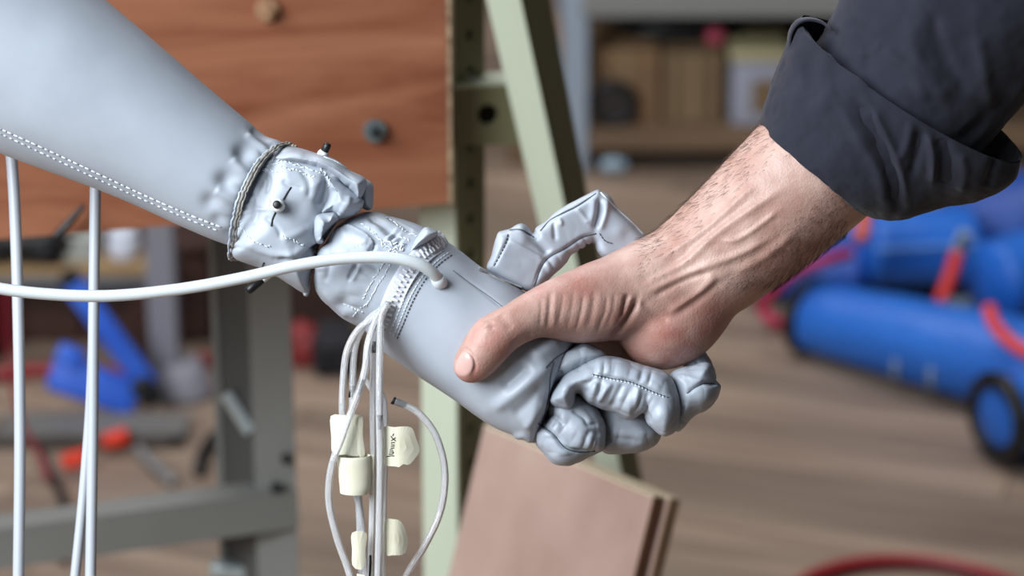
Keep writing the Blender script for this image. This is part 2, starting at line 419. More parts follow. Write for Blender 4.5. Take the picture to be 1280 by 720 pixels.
# planks, running slightly across the view
pw, pl = 0.083, 1.25; ang = math.radians(-19)
V, Fc = boxgeo((0, 0, 0), (pl - 0.002, pw - 0.002, 0.015), bev=0.0012)
pm = bpy.data.meshes.new('floor_plank'); pm.from_pydata(V, [], Fc); pm.materials.append(M_PLANK)
R2 = rz(ang); cnt = 0
for j in range(-34, 35):
    for i in range(-3, 4):
        c = R2 @ Vector(((i + random.Random(j).random()) * pl, j * pw, 0)); c.y += 4.3
        if not (2.55 < c.y < 6.1): continue
        half = (c.y) * 0.26 + 0.75
        if abs(c.x) > half: continue
        o = ensure(bpy.data.objects.new('floor_plank', pm)); o.parent = floor; o.location = c - Vector((0, 4.4, -0.015)) + Vector((0, 0, -0.0075)); o.rotation_euler = (0, 0, ang); cnt += 1
V, Fc = boxgeo((0, 6.3, 1.2), (7, 0.1, 2.46)); wb = mk('wall_back', V, Fc, mat('back_wall_paint', '#4f4a3c', 0.8, ((2, 2, 2), 0), col2='#3d3a33'), smooth=False); wb['kind'] = 'structure'

# =================================================================== BACKGROUND
# ---- plywood board with bolts
M_PLY = mat('plywood_veneer', '#82482f', 0.55, ((2.2, 7, 17), 0), None, col2='#b17657', wnoise=1.5)
M_PLYEDGE = mat('plywood_edge', '#c9ad8d', 0.7, ((5, 5, 120), 0), None, col2='#7d5c42')
M_ZINC = mat('zinc_bolt', '#8b979b', 0.45, metallic=0.7)
bR = onY(561, 255, 2.06); bL = onY(0, 300, 1.975); bL.z = bR.z
ux = (bR - bL).normalized(); nrm = Vector((ux.y, -ux.x, 0))      # towards the camera
ply = thing('plywood_board', 'reddish-brown plywood board with bolts, upright behind the grey fabric arm', 'board', (bL + bR) / 2)
pang = math.atan2(ux.y, ux.x); pw_, ph_ = 1.05, 0.50
pc = bR - ux * (pw_ / 2) + Vector((0, 0, ph_ / 2)) - nrm * 0.009
V, Fc = boxgeo(pc, (pw_, 0.016, ph_), rz(pang), 0.001); mk('front_veneer', V, Fc, M_PLY, ply, False)
V, Fc = boxgeo(bR + Vector((0, 0, ph_ / 2)) - nrm * 0.009 + ux * 0.0015, (0.003, 0.016, ph_), rz(pang)); mk('edge_banding', V, Fc, M_PLYEDGE, ply, False)
def on_ply(px, py):
    r = Vector(ray(px, py)); t = (bR - Vector(CAM)).dot(nrm) / r.dot(nrm); return Vector(CAM) + r * t
def disc(c, nr, r, th, seg=20, r2=None):
    nr = Vector(nr).normalized(); P = np.array([list(Vector(c)), list(Vector(c) + nr * th * 0.5), list(Vector(c) + nr * th)])
    return tubegeo(P, r if r2 is None else [r, r, r2], seg, smooth_path=False)
for px, py in ((468, 163), (333, 12)):
    c = on_ply(px, py)
    V, Fc = disc(c, nrm, 0.0088, 0.003, 24); w_ = mk('washer', V, Fc, M_ZINC if px > 400 else mat('painted_washer', '#a07a5c', 0.6), ply, False)
    V, Fc = disc(c + nrm * 0.003, nrm, 0.0042, 0.005, 6); mk('bolt_head', V, Fc, mat('dark_bolt', '#23282a', 0.5) if px > 400 else MATS['painted_washer'], ply, False)

# ---- slotted steel angle frame, pale green paint
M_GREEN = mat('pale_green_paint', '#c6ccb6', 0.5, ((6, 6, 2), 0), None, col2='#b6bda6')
M_GREEN_SHADE = mat('pale_green_paint_shaded', '#7c7858', 0.55, ((6, 6, 2), 0), None, col2='#6a664c')  # same green paint on the unlit faces, shade put into the colour
def perforated(p0, p1, wdir, width, thick, pitch, r, first=0.5):
    """steel strip from p0 to p1 with a row of round holes; wdir = direction across"""
    p0 = Vector(p0); p1 = Vector(p1); L = (p1 - p0).length; a = (p1 - p0) / L; w = Vector(wdir).normalized(); n = a.cross(w).normalized(); m = max(1, int(L / pitch)); cell = L / m
    Vs, Fs = [], []
    for i in range(m):
        c = p0 + a * (cell * (i + 0.5)); K = 12
        idx = len(Vs)
        for s in (0.5, -0.5):
            for k in range(K):
                th = 2*math.pi*k/K + math.pi/K; dx, dy = math.cos(th), math.sin(th); sc = 1 / max(abs(dx), abs(dy))
                Vs.append(c + a*(dx*sc*cell/2) + w*(dy*sc*width/2) + n*thick*s)
            for k in range(K):
                th = 2*math.pi*k/K + math.pi/K; Vs.append(c + a*(math.cos(th)*r) + w*(math.sin(th)*r) + n*thick*s)
        for k in range(K):
            k2 = (k+1) % K
            Fs.append((idx+k, idx+k2, idx+K+k2, idx+K+k)); Fs.append((idx+2*K+k2, idx+2*K+k, idx+3*K+k, idx+3*K+k2))
            Fs.append((idx+K+k, idx+K+k2, idx+3*K+k2, idx+3*K+k)); Fs.append((idx+k2, idx+k, idx+2*K+k, idx+2*K+k2))
    return [tuple(v) for v in Vs], Fs
YF = 2.10
fc = onY(571, 400, YF); fr = thing('slotted_angle_frame', 'pale green slotted steel angle frame with a diagonal brace, beside the plywood', 'frame', (fc.x, YF, 0))
ptop, pbot = Vector((fc.x, YF, 1.25)), Vector((fc.x, YF, 0.0))
wl = onY(526, 400, YF).x - fc.x
d1 = Vector((-math.cos(math.radians(18)), math.sin(math.radians(18)), 0)); w1 = abs(wl) / math.cos(math.radians(18))
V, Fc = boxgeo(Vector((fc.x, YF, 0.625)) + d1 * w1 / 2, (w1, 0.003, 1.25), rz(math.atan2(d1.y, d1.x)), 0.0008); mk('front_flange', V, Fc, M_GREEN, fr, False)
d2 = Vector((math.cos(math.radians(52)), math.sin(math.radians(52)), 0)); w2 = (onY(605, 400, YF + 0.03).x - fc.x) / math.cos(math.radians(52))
V, Fc = perforated(pbot, ptop, d2, w2, 0.003, 0.0295, 0.0052); V = [(v[0] + d2.x * w2/2, v[1] + d2.y * w2/2, v[2]) for v in V]; mk('side_flange', V, Fc, M_GREEN_SHADE, fr, False)
V, Fc = boxgeo(Vector((fc.x, YF, 0.625)) + d2 * (w2 * 0.6) + Vector((-0.008, 0.016, 0)), (0.004, w2, 1.25), rz(math.radians(52 - 90))); mk('dark_hole_backing', V, Fc, mat('hole_shade_dark', '#2a2820', 0.7), fr, False)  # dark plate added behind the holes so they read as shaded
# crossbar with a big hole and a folded top lip
ca, cb_ = onY(562, 144, YF - 0.004), onY(655, 141, YF + 0.012)
V, Fc = perforated(ca, cb_, (0, 0, 1), (onY(600, 106, YF).z - onY(600, 182, YF).z), 0.004, (cb_ - ca).length + 1, 0.0085)
mk('crossbar', V, Fc, M_GREEN_SHADE, fr, False)
V, Fc = boxgeo((ca + cb_) / 2 + Vector((0, 0.02, 0)), ((cb_ - ca).length, 0.003, 0.04), rz(math.atan2(cb_.y - ca.y, cb_.x - ca.x))); mk('crossbar_hole_backing', V, Fc, mat('hole_shade_dark', '#2a2820', 0.7), fr, False)  # dark plate added to shade the big hole
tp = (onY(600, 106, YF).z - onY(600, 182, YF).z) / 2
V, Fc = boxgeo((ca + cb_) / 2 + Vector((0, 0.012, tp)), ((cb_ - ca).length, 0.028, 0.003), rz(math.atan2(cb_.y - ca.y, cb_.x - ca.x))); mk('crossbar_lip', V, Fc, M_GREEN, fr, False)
# diagonal brace
def prism_between(a0, a1, b0, b1, th, back):
    """plate with edge a0-a1 at the top and b0-b1 at the bottom, thickness towards back"""
    P = [Vector(p) for p in (a0, a1, b1, b0)]; Q = [p + Vector(back) * th for p in P]
    return [tuple(p) for p in P + Q], [(0, 3, 2, 1), (4, 5, 6, 7), (0, 1, 5, 4), (1, 2, 6, 5), (2, 3, 7, 6), (3, 0, 4, 7)]
t0, t1 = onY(594, -60, 2.07), onY(638, -60, 2.065); e0, e1 = onY(772, 700, 2.16), onY(800, 700, 2.155)
V, Fc = prism_between(t0, t1, e0, e1, 0.004, (0, 1, 0)); mk('brace_face', V, Fc, M_GREEN, fr, False)
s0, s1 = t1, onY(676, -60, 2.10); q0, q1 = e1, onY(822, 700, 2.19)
V, Fc = prism_between(s0, s1, q0, q1, 0.004, (0, 1, 0)); mk('brace_side', V, Fc, M_GREEN_SHADE, fr, False)

# ---- two boards leaning on the frame
M_BOARD = mat('brown_board', '#94766a', 0.55, ((14, 14, 7), 0), None, col2='#ad9184')
M_BEDGE = mat('board_cream_edge', '#d6c7ad', 0.7, ((4, 4, 4), 0), None, col2='#bda98c')
M_BEDGE2 = mat('board_brown_edge', '#6d4a36', 0.7, ((20, 20, 20), 0), None, col2='#80593f')
zt = onY(607, 533, 2.06).z
def atz(px, py, z):
    r = ray(px, py); return Vector(CAM + r * ((z - CAMZ) / r[2]))
A = atz(605, 533, zt); B = atz(816, 622, zt); e = (B - A).normalized(); nb = Vector((e.y, -e.x, 0))
if nb.y > 0: nb = -nb
down = (Vector((0, 0, -1)) + nb * 0.33).normalized(); Lb = zt / abs(down.z); thick = 0.012; bk = (-nb + Vector((0, 0, -0.33))).normalized() * 1.0
for i, (lab, edge) in enumerate((('brown wooden board leaning under the handshake, front one of two', M_BEDGE2), ('cream-edged board leaning just behind the front brown board', M_BEDGE))):
    bd = thing('leaning_board', lab, 'board', ((A + B) / 2 + down * Lb) * 1.0, 'boards leaning on the frame')
    off = bk * (i * (thick + 0.0015)); ext = e * (0.004 if i else 0)
    P = [A + off, B + off + ext, B + off + ext + down * Lb, A + off + down * Lb]; Q = [p + bk * thick * (0.9 if i == 0 else 1.0) for p in P]
    if i: P[0] = P[0] + e * 0.02; Q[0] = Q[0] + e * 0.02
    V = [tuple(p) for p in P + Q]
    mk('panel_face', V, [(0, 3, 2, 1), (4, 5, 6, 7), (2, 3, 7, 6), (3, 0, 4, 7)], M_BOARD, bd, False)
    d_ = e * 0.0012
    def slab(a, b, c, d, o): return [tuple(x) for x in (a, b, c, d, a + o, b + o, c + o, d + o)], [(0, 3, 2, 1), (4, 5, 6, 7), (0, 1, 5, 4), (1, 2, 6, 5), (2, 3, 7, 6), (3, 0, 4, 7)]
    V2, F2 = slab(P[1], P[2], Q[2], Q[1], d_); mk('panel_edge', V2, F2, edge if i == 0 else mat('board_light_edge', '#a4866c', 0.7, ((20, 20, 20), 0), None, col2='#8d7058'), bd, False)
    V2, F2 = slab(P[0], P[1], Q[1], Q[0], -down * 0.0012); mk('top_edge', V2, F2, M_BEDGE, bd, False)

# ---- grey steel workbench frame
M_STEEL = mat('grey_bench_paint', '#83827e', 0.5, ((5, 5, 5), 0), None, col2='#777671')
M_STEEL_L = mat('bare_steel', '#b8c2c4', 0.35, metallic=0.5)
YB = 2.30
lc = onY(341, 500, YB); bench = thing('workbench_frame', 'grey painted steel workbench leg and stretcher at the left', 'workbench', (lc.x, YB, 0))
zb = onY(341, 225, YB).z
def xat(px, Y, py=500): return onY(px, py, Y).x
fw = xat(368, YB) - xat(316, YB)
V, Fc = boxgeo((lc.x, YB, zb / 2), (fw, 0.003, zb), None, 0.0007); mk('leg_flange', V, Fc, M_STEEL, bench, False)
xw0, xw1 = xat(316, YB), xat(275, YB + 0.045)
V, Fc = prism_between((xw0, YB, zb), (xw1, YB + 0.045, zb), (xw0, YB, 0), (xw1, YB + 0.045, 0), 0.003, (1, 0, 0)); mk('leg_web', V, Fc, mat('grey_bench_paint_shaded', '#4a4a47', 0.6), bench, False)  # inner web in a darker grey, its shade put into the colour
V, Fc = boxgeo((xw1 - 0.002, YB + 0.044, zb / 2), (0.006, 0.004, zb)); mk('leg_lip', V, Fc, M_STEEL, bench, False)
# stretcher from the leg towards the left, nearer to the camera
s0, s1 = onY(372, 612, YB - 0.005), onY(-60, 662, 2.20); h0 = onY(372, 612, YB).z - onY(372, 660, YB).z
s1.z = s0.z; dS = (s1 - s0).normalized(); nS = Vector((-dS.y, dS.x, 0))
if nS.y > 0: nS = -nS
P = [s0, s1, s1 + Vector((0, 0, -h0)), s0 + Vector((0, 0, -h0))]; V = [tuple(p) for p in P] + [tuple(p - nS * 0.03) for p in P]
mk('stretcher', V, [(0, 1, 2, 3), (4, 7, 6, 5), (0, 4, 5, 1), (1, 5, 6, 2), (2, 6, 7, 3), (3, 7, 4, 0)], M_STEEL, bench, False)
for px, py in ((358, 572), (345, 608), (300, 640)):
    V, Fc = disc(onY(px, py, YB - 0.008), (0, -1, 0.0), 0.005, 0.006, 6); mk('bolt', V, Fc, mat('dark_bolt', '#23282a', 0.5), bench, False)
a = onY(283, 492, YB + 0.02); b = onY(314, 540, YB + 0.004)
V, Fc = tubegeo(np.array([list(a), list((a+b)/2), list(b)]), 0.0065, 6, smooth_path=False); mk('brace_rod', V, Fc, M_STEEL_L, bench, False)
V, Fc = boxgeo((lc.x, YB + 0.02, 0.004), (0.07, 0.07, 0.008), None, 0.001); mk('foot_plate', V, Fc, M_STEEL_L, bench, False)
V, Fc = boxgeo(onY(287, 712, YB + 0.03), (0.035, 0.02, 0.012), None, 0.002); mk('clip', V, Fc, M_STEEL_L, bench, False)

# ---- shelving unit at the back
M_SHPOST = mat('silver_post', '#a9b6c4', 0.45, metallic=0.2); M_SHWOOD = mat('shelf_wood', '#8a6f55', 0.7, ((3, 20, 20), 0), None, col2='#6e5743'); M_SHGREY = mat('grey_shelf', '#8c8a86', 0.6)
YS = 4.74
gp = ground(718, 213); YS = gp.y
sh = thing('shelving_unit', 'metal shelving unit with a wooden bottom shelf at the back of the room', 'shelf', (gp.x + 0.4, YS, 0))
xr = xat(1330, YS, 100)
for x, y in ((gp.x, YS), (xr, YS), (gp.x, YS + 0.42), (xr, YS + 0.42)):
    V, Fc = boxgeo((x, y, 0.75), (xat(738, YS, 100) - xat(707, YS, 100), 0.03, 1.5), None, 0.003); mk('post', V, Fc, M_SHPOST, sh, False)
zl = onY(800, 163, YS).z; zu = onY(800, 18, YS).z; wdt = xr - gp.x
V, Fc = boxgeo((gp.x + wdt/2, YS + 0.20, zl - 0.017), (wdt - 0.04, 0.42, 0.034), None, 0.003); mk('bottom_shelf', V, Fc, M_SHWOOD, sh, False)
V, Fc = boxgeo((gp.x + wdt/2, YS + 0.20, zu + 0.02), (wdt - 0.02, 0.44, 0.04), None, 0.003); mk('upper_shelf', V, Fc, M_SHGREY, sh, False)
V, Fc = boxgeo((gp.x + wdt/2, YS + 0.20, zu + 0.42), (wdt - 0.02, 0.44, 0.04), None, 0.003); mk('upper_shelf', V, Fc, M_SHGREY, sh, False)  # shelf added out of view to block light from above
V, Fc = boxgeo((gp.x + wdt/2, YS + 0.435, 0.6), (wdt + 0.04, 0.01, 1.2)); mk('shade_panel', V, Fc, mat('shelf_shade_dark', '#221d19', 0.9), sh, False)  # dark panel added to keep the inside of the shelves in shade
# things on the bottom shelf
M_CARD = mat('cardboard', '#9b7a58', 0.8, ((6, 6, 6), 0), None, col2='#8a6a4c'); M_CARD2 = mat('cardboard_dark', '#8d7355', 0.8, ((6, 6, 6), 0), None, col2='#7c6448')
def carton(px0, px1, pyt, dy, lab, m, depth=0.2):
    x0, x1 = xat(px0, YS + dy, 100), xat(px1, YS + dy, 100); ztop = onY((px0+px1)/2, pyt, YS + dy).z; h = ztop - zl
    c = thing('cardboard_box', lab, 'box', ((x0+x1)/2, YS + dy + depth/2, zl), 'cartons on the bottom shelf')
    V, Fc = boxgeo(((x0+x1)/2, YS + dy + depth/2, zl + h/2), (x1-x0, depth, h), None, 0.003); mk('carton', V, Fc, m, c, False)
    V, Fc = boxgeo(((x0+x1)/2, YS + dy + depth/2, zl + h + 0.0015), (x1-x0 - 0.004, depth*0.5, 0.003)); mk('top_flap', V, Fc, m, c, False)
    V, Fc = boxgeo(((x0+x1)/2, YS + dy - 0.0008, zl + h * 0.5), (0.012, 0.0016, h * 0.96)); mk('tape_strip', V, Fc, mat('carton_tape', '#a08563', 0.6), c, False)
    return c
carton(742, 824, 62, 0.05, 'brown cardboard box behind the dark round wheel on the bottom shelf', M_CARD)
carton(829, 905, 66, 0.05, 'plain cardboard box in the middle of the bottom shelf', M_CARD2)
carton(640, 703, 55, -0.02 + 0.05, 'cardboard box left of the silver shelf post', M_CARD)
# the box left of the post stands outside the shelf: give it a stool of its own
x0, x1 = xat(636, YS + 0.03, 100), xat(703, YS + 0.03, 100)
bl = thing('wooden_block', 'wooden block under the box left of the silver post', 'block', ((x0+x1)/2, YS + 0.13, 0))
V, Fc = boxgeo(((x0+x1)/2, YS + 0.13, zl/2), (x1-x0, 0.2, zl), None, 0.002); mk('block_body', V, Fc, M_SHWOOD, bl, False)
V, Fc = boxgeo(((x0+x1)/2, YS + 0.0295, zl/2), (x1-x0 - 0.01, 0.002, zl*0.5), None, 0.0005); mk('face_panel', V, Fc, M_CARD2, bl, False)
wc_ = onY(766, 108, YS + 0.02); wh = thing('wheel', 'dark round wheel standing on the bottom shelf', 'wheel', (wc_.x, YS + 0.02, zl))
rw = 32 * S * (YS / math.cos(PITCH)) / D0 * 0.95; wc_.z = zl + rw
ring = [(wc_.x + rw*0.82*math.cos(t), YS + 0.022, wc_.z + rw*0.82*math.sin(t)) for t in np.linspace(0, 2*math.pi, 33)]
V, Fc = tubegeo(np.array(ring), rw*0.18, 8, smooth_path=False); mk('tyre', V, Fc, M_BLACK, wh)
V, Fc = disc((wc_.x, YS + 0.03, wc_.z), (0, -1, 0), rw*0.72, 0.012, 28); mk('hub_disc', V, Fc, mat('dark_hub', '#2b2523', 0.6), wh, False)
# black bag over the boxes, white bin, pink ball, dark case
def lumpy(name, c, s, m, parent=None, seed=1, amp=0.12, seg=24):
    bm = bmesh.new(); bmesh.ops.create_icosphere(bm, subdivisions=4, radius=1)
    V = np.array([v.co[:] for v in bm.verts]); Fc = [tuple(v.index for v in f.verts) for f in bm.faces]; bm.free()
    n = vnoise(V * 2.2 + seed * 7.1) + 0.5 * vnoise(V * 5 + seed * 3.3); V = np.sign(V) * np.abs(V)**0.8
    V = V * (1 + amp * n)[:, None] * np.array(s); V[:, 2] = np.maximum(V[:, 2], -0.92 * s[2]); return mk(name, V + np.array(c), Fc, m, parent)
zb1 = onY(785, 62, YS + 0.1).z + 0.004
c = (xat(850, YS + 0.15, 100), YS + 0.14, zb1 + 0.034); o = lumpy('black_bag', c, (0.10, 0.06, 0.03), M_BLACK, seed=4); tag(o, 'flat black bag lying on top of the cardboard boxes', 'bag')
x0, x1 = xat(915, YS + 0.02, 100), xat(985, YS + 0.02, 100); h = onY(950, 78, YS + 0.02).z - zl
bn = thing('storage_bin', 'pale grey plastic bin with a cream lid beside the boxes on the bottom shelf', 'bin', ((x0+x1)/2, YS + 0.1, zl))
V, Fc = boxgeo(((x0+x1)/2, YS + 0.1, zl + h/2), (x1-x0, 0.16, h), None, 0.008); mk('bin_body', V, Fc, mat('pale_bin', '#a7a9b8', 0.5), bn)
V, Fc = boxgeo(((x0+x1)/2, YS + 0.1, zl + h + 0.011), (x1-x0 + 0.008, 0.17, 0.022), None, 0.005); mk('lid', V, Fc, mat('bin_lid', '#c4b88f', 0.5), bn)
V, Fc = boxgeo(((x0+x1)/2 + 0.01, YS + 0.0185, zl + h*0.48), (0.045, 0.003, h*0.5)); mk('paper_label', V, Fc, M_CARD2, bn, False)
pb = onY(893, 70, YS + 0.09); br = 13 * S * 3.2
V, Fc = tubegeo(np.array([[pb.x, pb.y, pb.z - br + br*(1 - math.cos(t))] for t in np.linspace(0.02, math.pi - 0.02, 14)]), [br * math.sin(t) for t in np.linspace(0.02, math.pi - 0.02, 14)], 18, smooth_path=False)
zz = onY(866, 66, YS + 0.05).z + 0.003; V[:, 2] += (zz + br) - pb.z
tag(mk('ball', V, Fc, mat('pink_ball', '#d0566e', 0.5)), 'small pink ball on the middle cardboard box', 'ball')
cs = thing('camera_case', 'black case standing between the cardboard box and the pale bin', 'case', (xat(910, YS + 0.1, 100), YS + 0.15, zl))
V, Fc = boxgeo((xat(911, YS + 0.1, 100), YS + 0.19, zl + 0.05), (0.016, 0.12, 0.10), None, 0.004); mk('case_body', V, Fc, M_BLACK, cs)
V, Fc = boxgeo((xat(911, YS + 0.1, 100), YS + 0.19, zl + 0.104), (0.010, 0.05, 0.01), None, 0.003); mk('carry_handle', V, Fc, M_BLACK, cs)
V, Fc = tubegeo(np.array([list(ground(752, 207, 0.012)), list(ground(766, 206, 0.014)), list(ground(782, 207, 0.012))]), [0.010, 0.014, 0.009], 10)
tag(mk('plastic_scrap', V, Fc, mat('pale_blue_plastic', '#9fb4c2', 0.5)), 'pale blue scrap on the floor below the bottom shelf', 'scrap')

# ---- blue inflated fabric tubes on the floor
def blue_mat():
    m = mat('blue_nylon', '#1f63c4', 0.42, ((7, 7, 7), 0), (90, 0.35, 0.004), col2='#2f78dc'); return m
M_BLUE = blue_mat(); M_BLUED = mat('dark_blue_nylon', '#1a4698', 0.5, ((9, 9, 9), 0), (70, 0.5, 0.006), col2='#1c53b4')
M_RED = mat('red_webbing', '#d8332c', 0.55); M_PINK = mat('pink_red_webbing', '#c32a52', 0.55); M_GREYW = mat('grey_webbing', '#9fb1c4', 0.6)
def inflated(name, p0, p1, r0, r1, label, m, ring_at=(1, 0), seed=0, bulge=0.04, straps=(), flat=0.9, tabs=(), stripe=None):
    p0 = Vector(p0); p1 = Vector(p1); L = (p1 - p0).length; a = (p1 - p0) / L
    side = a.cross(Vector((0, 0, 1))).normalized(); up_ = side.cross(a).normalized()
    root = thing(name, label, 'inflatable tube', (p0.x, p0.y, 0), 'blue inflated tubes on the floor')
    n, sg = 40, 48; V = []
    rad = lambda t: (r0 + (r1 - r0) * t) * (1 + bulge * math.sin(math.pi * t)) * min(1, (0.0001 + min(t, 1 - t) * L / (0.25 * max(r0, r1))))**0.35 if 0 < t < 1 else 0.001
    for i in range(n):
        t = i / (n - 1); t2 = 0.5 - 0.5 * math.cos(math.pi * t); rr = rad(t2)
        for k in range(sg):
            th = 2*math.pi*k/sg; w = 1 + 0.03 * float(_rt[(i*3+seed*7) % 64, (k*2) % 64, seed % 64] - 0.5)
            V.append(list(p0 + a * (L * t2) + side * (rr * w * math.cos(th)) + up_ * (rr * w * flat * math.sin(th))))
    V = np.array(V); Fc = [(i*sg+k, i*sg+(k+1) % sg, (i+1)*sg+(k+1) % sg, (i+1)*sg+k) for i in range(n-1) for k in range(sg)]
    V[:, 2] = np.maximum(V[:, 2], 0.002)
    mk('tube_body', V, Fc, m, root)
    def hoop(nm, t, thick, mm, rs=1.01, wid=None):
        c = p0 + a * (L * t); rr = rad(t) * rs; P = [list(c + side * (rr * math.cos(x)) + up_ * (rr * flat * math.sin(x))) for x in np.linspace(0, 2*math.pi, 41)]
        V2, F2 = tubegeo(np.array(P), thick, 8, smooth_path=False)
        if wid: V2 = V2 + np.outer((V2 - np.array(c)) @ np.array(a), np.array(a)) * wid
        V2[:, 2] = np.maximum(V2[:, 2], 0.001); mk(nm, V2, F2, mm, root)
    if ring_at[0]: hoop('end_ring', 0.03, 0.0125, M_BLACK, 1.06)
    if ring_at[1]: hoop('end_ring', 0.965, 0.013, M_BLACK, 1.0)
    def onsurf(t, th, k=1.012): return p0 + a * (L * t) + side * (rad(t) * k * math.cos(th)) + up_ * (rad(t) * k * flat * math.sin(th))
    sgn = 1 if side.y < 0 else -1
    fr_ang = lambda el: el if sgn > 0 else math.pi - el
    for t, el in tabs:
        V2, F2 = tubegeo(np.array([list(onsurf(t + 0.01, fr_ang(el + 0.35))), list(onsurf(t, fr_ang(el))), list(onsurf(t - 0.015, fr_ang(el - 0.35)))]), 0.0045, 8, 12); mk('tab', V2, F2, M_GREYW, root)
    if stripe is not None:
        V2, F2 = tubegeo(np.array([list(onsurf(t, fr_ang(stripe))) for t in np.linspace(0.06, 0.94, 12)]), 0.005, 8, 40); mk('pale_band', V2, F2, mat('pale_blue_band', '#5f8fd6', 0.6), root)
    for t in straps: hoop('strap', t, 0.002, M_GREYW, 1.005, 4)
    return root
g = ground
PX = lambda px, Y: px * S * (Y / math.cos(PITCH)) / D0
# front tube
ra = 0.062
inflated('blue_tube', g(1003, 446) + Vector((0, 0.03, ra*0.9)), g(1330, 535) + Vector((0, 0.03, ra*1.05)), ra*0.86, ra*1.2, 'long bright blue inflated tube with a black-ringed left end, lying in front', M_BLUE, (1, 0), 1, tabs=((0.46, -0.5), (0.60, -0.45)))
inflated('blue_tube', onY(1240, 523, 3.44), onY(1240, 523, 3.44) + Vector((0.30, 0.13, 0.0)), 0.060, 0.062, 'nearest blue inflated tube at the right edge, black-ringed end facing left', M_BLUE, (1, 0), 2)
inflated('blue_tube', onY(1074, 312, 4.02), onY(1222, 305, 4.05), 0.060, 0.066, 'blue inflated tube with a pale band lying on the pile below the shirt cuff', M_BLUE, (0, 0), 3, stripe=0.35)
inflated('blue_tube', g(925, 392) + Vector((0, 0.05, 0.045)), g(1090, 400) + Vector((0, 0.05, 0.06)), 0.03, 0.055, 'dark blue slack tube with a pink strap at the left end of the pile', M_BLUED, (0, 0), 4, bulge=0.1)
inflated('blue_tube', onY(1228, 355, 3.82), onY(1340, 330, 3.9), 0.062, 0.07, 'blue inflated tube at the right edge above the red hose', M_BLUE, (0, 0), 5)
inflated('blue_tube', onY(1180, 300, 4.2), onY(1340, 270, 4.15), 0.085, 0.08, 'dark blue crumpled tube behind the pile at the right edge', M_BLUED, (0, 0), 6, bulge=0.15)
inflated('blue_tube', g(1010, 392) + Vector((0, 0.16, 0.05)), g(1225, 400) + Vector((0, 0.16, 0.055)), 0.05, 0.06, 'dark blue tube underneath, carrying the rest of the pile', M_BLUED, (0, 0), 7, bulge=0.1)
def hose(name, pts, r, m, label, cat, group=None, r2=None):
    V, Fc = tubegeo(np.array([list(p) for p in pts]), r, 10, len(pts) * 8); return tag(mk(name, V, Fc, m), label, cat, group)
hose('strap', [onY(950, 385, 3.86), onY(962, 368, 3.84), onY(990, 342, 3.82), onY(1030, 326, 3.84), onY(1062, 317, 3.88)], 0.0085, M_PINK, 'pink-red webbing strap over the dark blue slack tube', 'strap', 'red straps on the blue pile')
hose('strap', [g(952, 386, 0.03), g(962, 398, 0.02), g(978, 405, 0.012), g(992, 408, 0.012)], 0.009, M_PINK, 'pink-red strap end touching the floor left of the black ring', 'strap', 'red straps on the blue pile')
hose('strap', [onY(1083, 262, 3.9), onY(1080, 282, 3.88), onY(1076, 300, 3.86)], 0.011, mat('orange_red_webbing', '#e06a4e', 0.6), 'short orange-red strap just below the cuff edge', 'strap', 'red straps on the blue pile')
st = thing('buckled_strap', 'bright red strap with a grey buckle hanging over the blue tubes', 'strap', onY(1185, 375, 3.78))
V, Fc = tubegeo(np.array([list(onY(1196, 318, 3.82)), list(onY(1190, 340, 3.80)), list(onY(1182, 362, 3.78)), list(onY(1176, 378, 3.76))]), 0.0105, 10, 20); mk('webbing', V, Fc, M_RED, st)
V, Fc = boxgeo(onY(1203, 302, 3.83), (0.02, 0.012, 0.034), Matrix.Rotation(0.35, 3, 'Y'), 0.004); mk('buckle', V, Fc, M_GREYW, st)
V, Fc = boxgeo(onY(1203, 302, 3.822), (0.009, 0.008, 0.014), Matrix.Rotation(0.35, 3, 'Y'), 0.002); mk('buckle_tongue', V, Fc, mat('dark_bolt', '#23282a', 0.5), st)
hose('red_hose', [onY(1236, 384, 3.60), onY(1242, 403, 3.58), onY(1256, 421, 3.56), onY(1280, 439, 3.53), onY(1320, 452, 3.5)], 0.0095, mat('coral_hose', '#f0443c', 0.4), 'coral red hose curving over the front blue tube at the right edge', 'hose')
fit = lumpy('valve_fitting', onY(1200, 386, 3.72), (0.02, 0.02, 0.016), mat('grey_fitting', '#5c6b80', 0.5), seed=9, amp=0.25); tag(fit, 'small grey valve fitting between the red strap and the hose', 'fitting')
# red hose coil on the floor, bottom right
cc = g(1122, 706); ctr = Vector((cc.x, cc.y - 0.155, 0.008))
co = thing('red_hose_coil', 'dark red air hose coil lying on the floor at the bottom edge', 'hose', ctr)
for i, rr in enumerate((0.155, 0.14)):
    P = [(ctr.x + rr*math.cos(t), ctr.y + rr*math.sin(t), 0.008 + 0.011*i*0) for t in np.linspace(0, 2*math.pi, 49)]
    V, Fc = tubegeo(np.array(P), 0.0065, 10, smooth_path=False); mk('hose_loop', V, Fc, mat('dark_red_hose', '#a3161f' if i == 0 else '#7d1018', 0.4) if i == 0 else mat('darker_red_hose', '#6a0e14', 0.5), co)

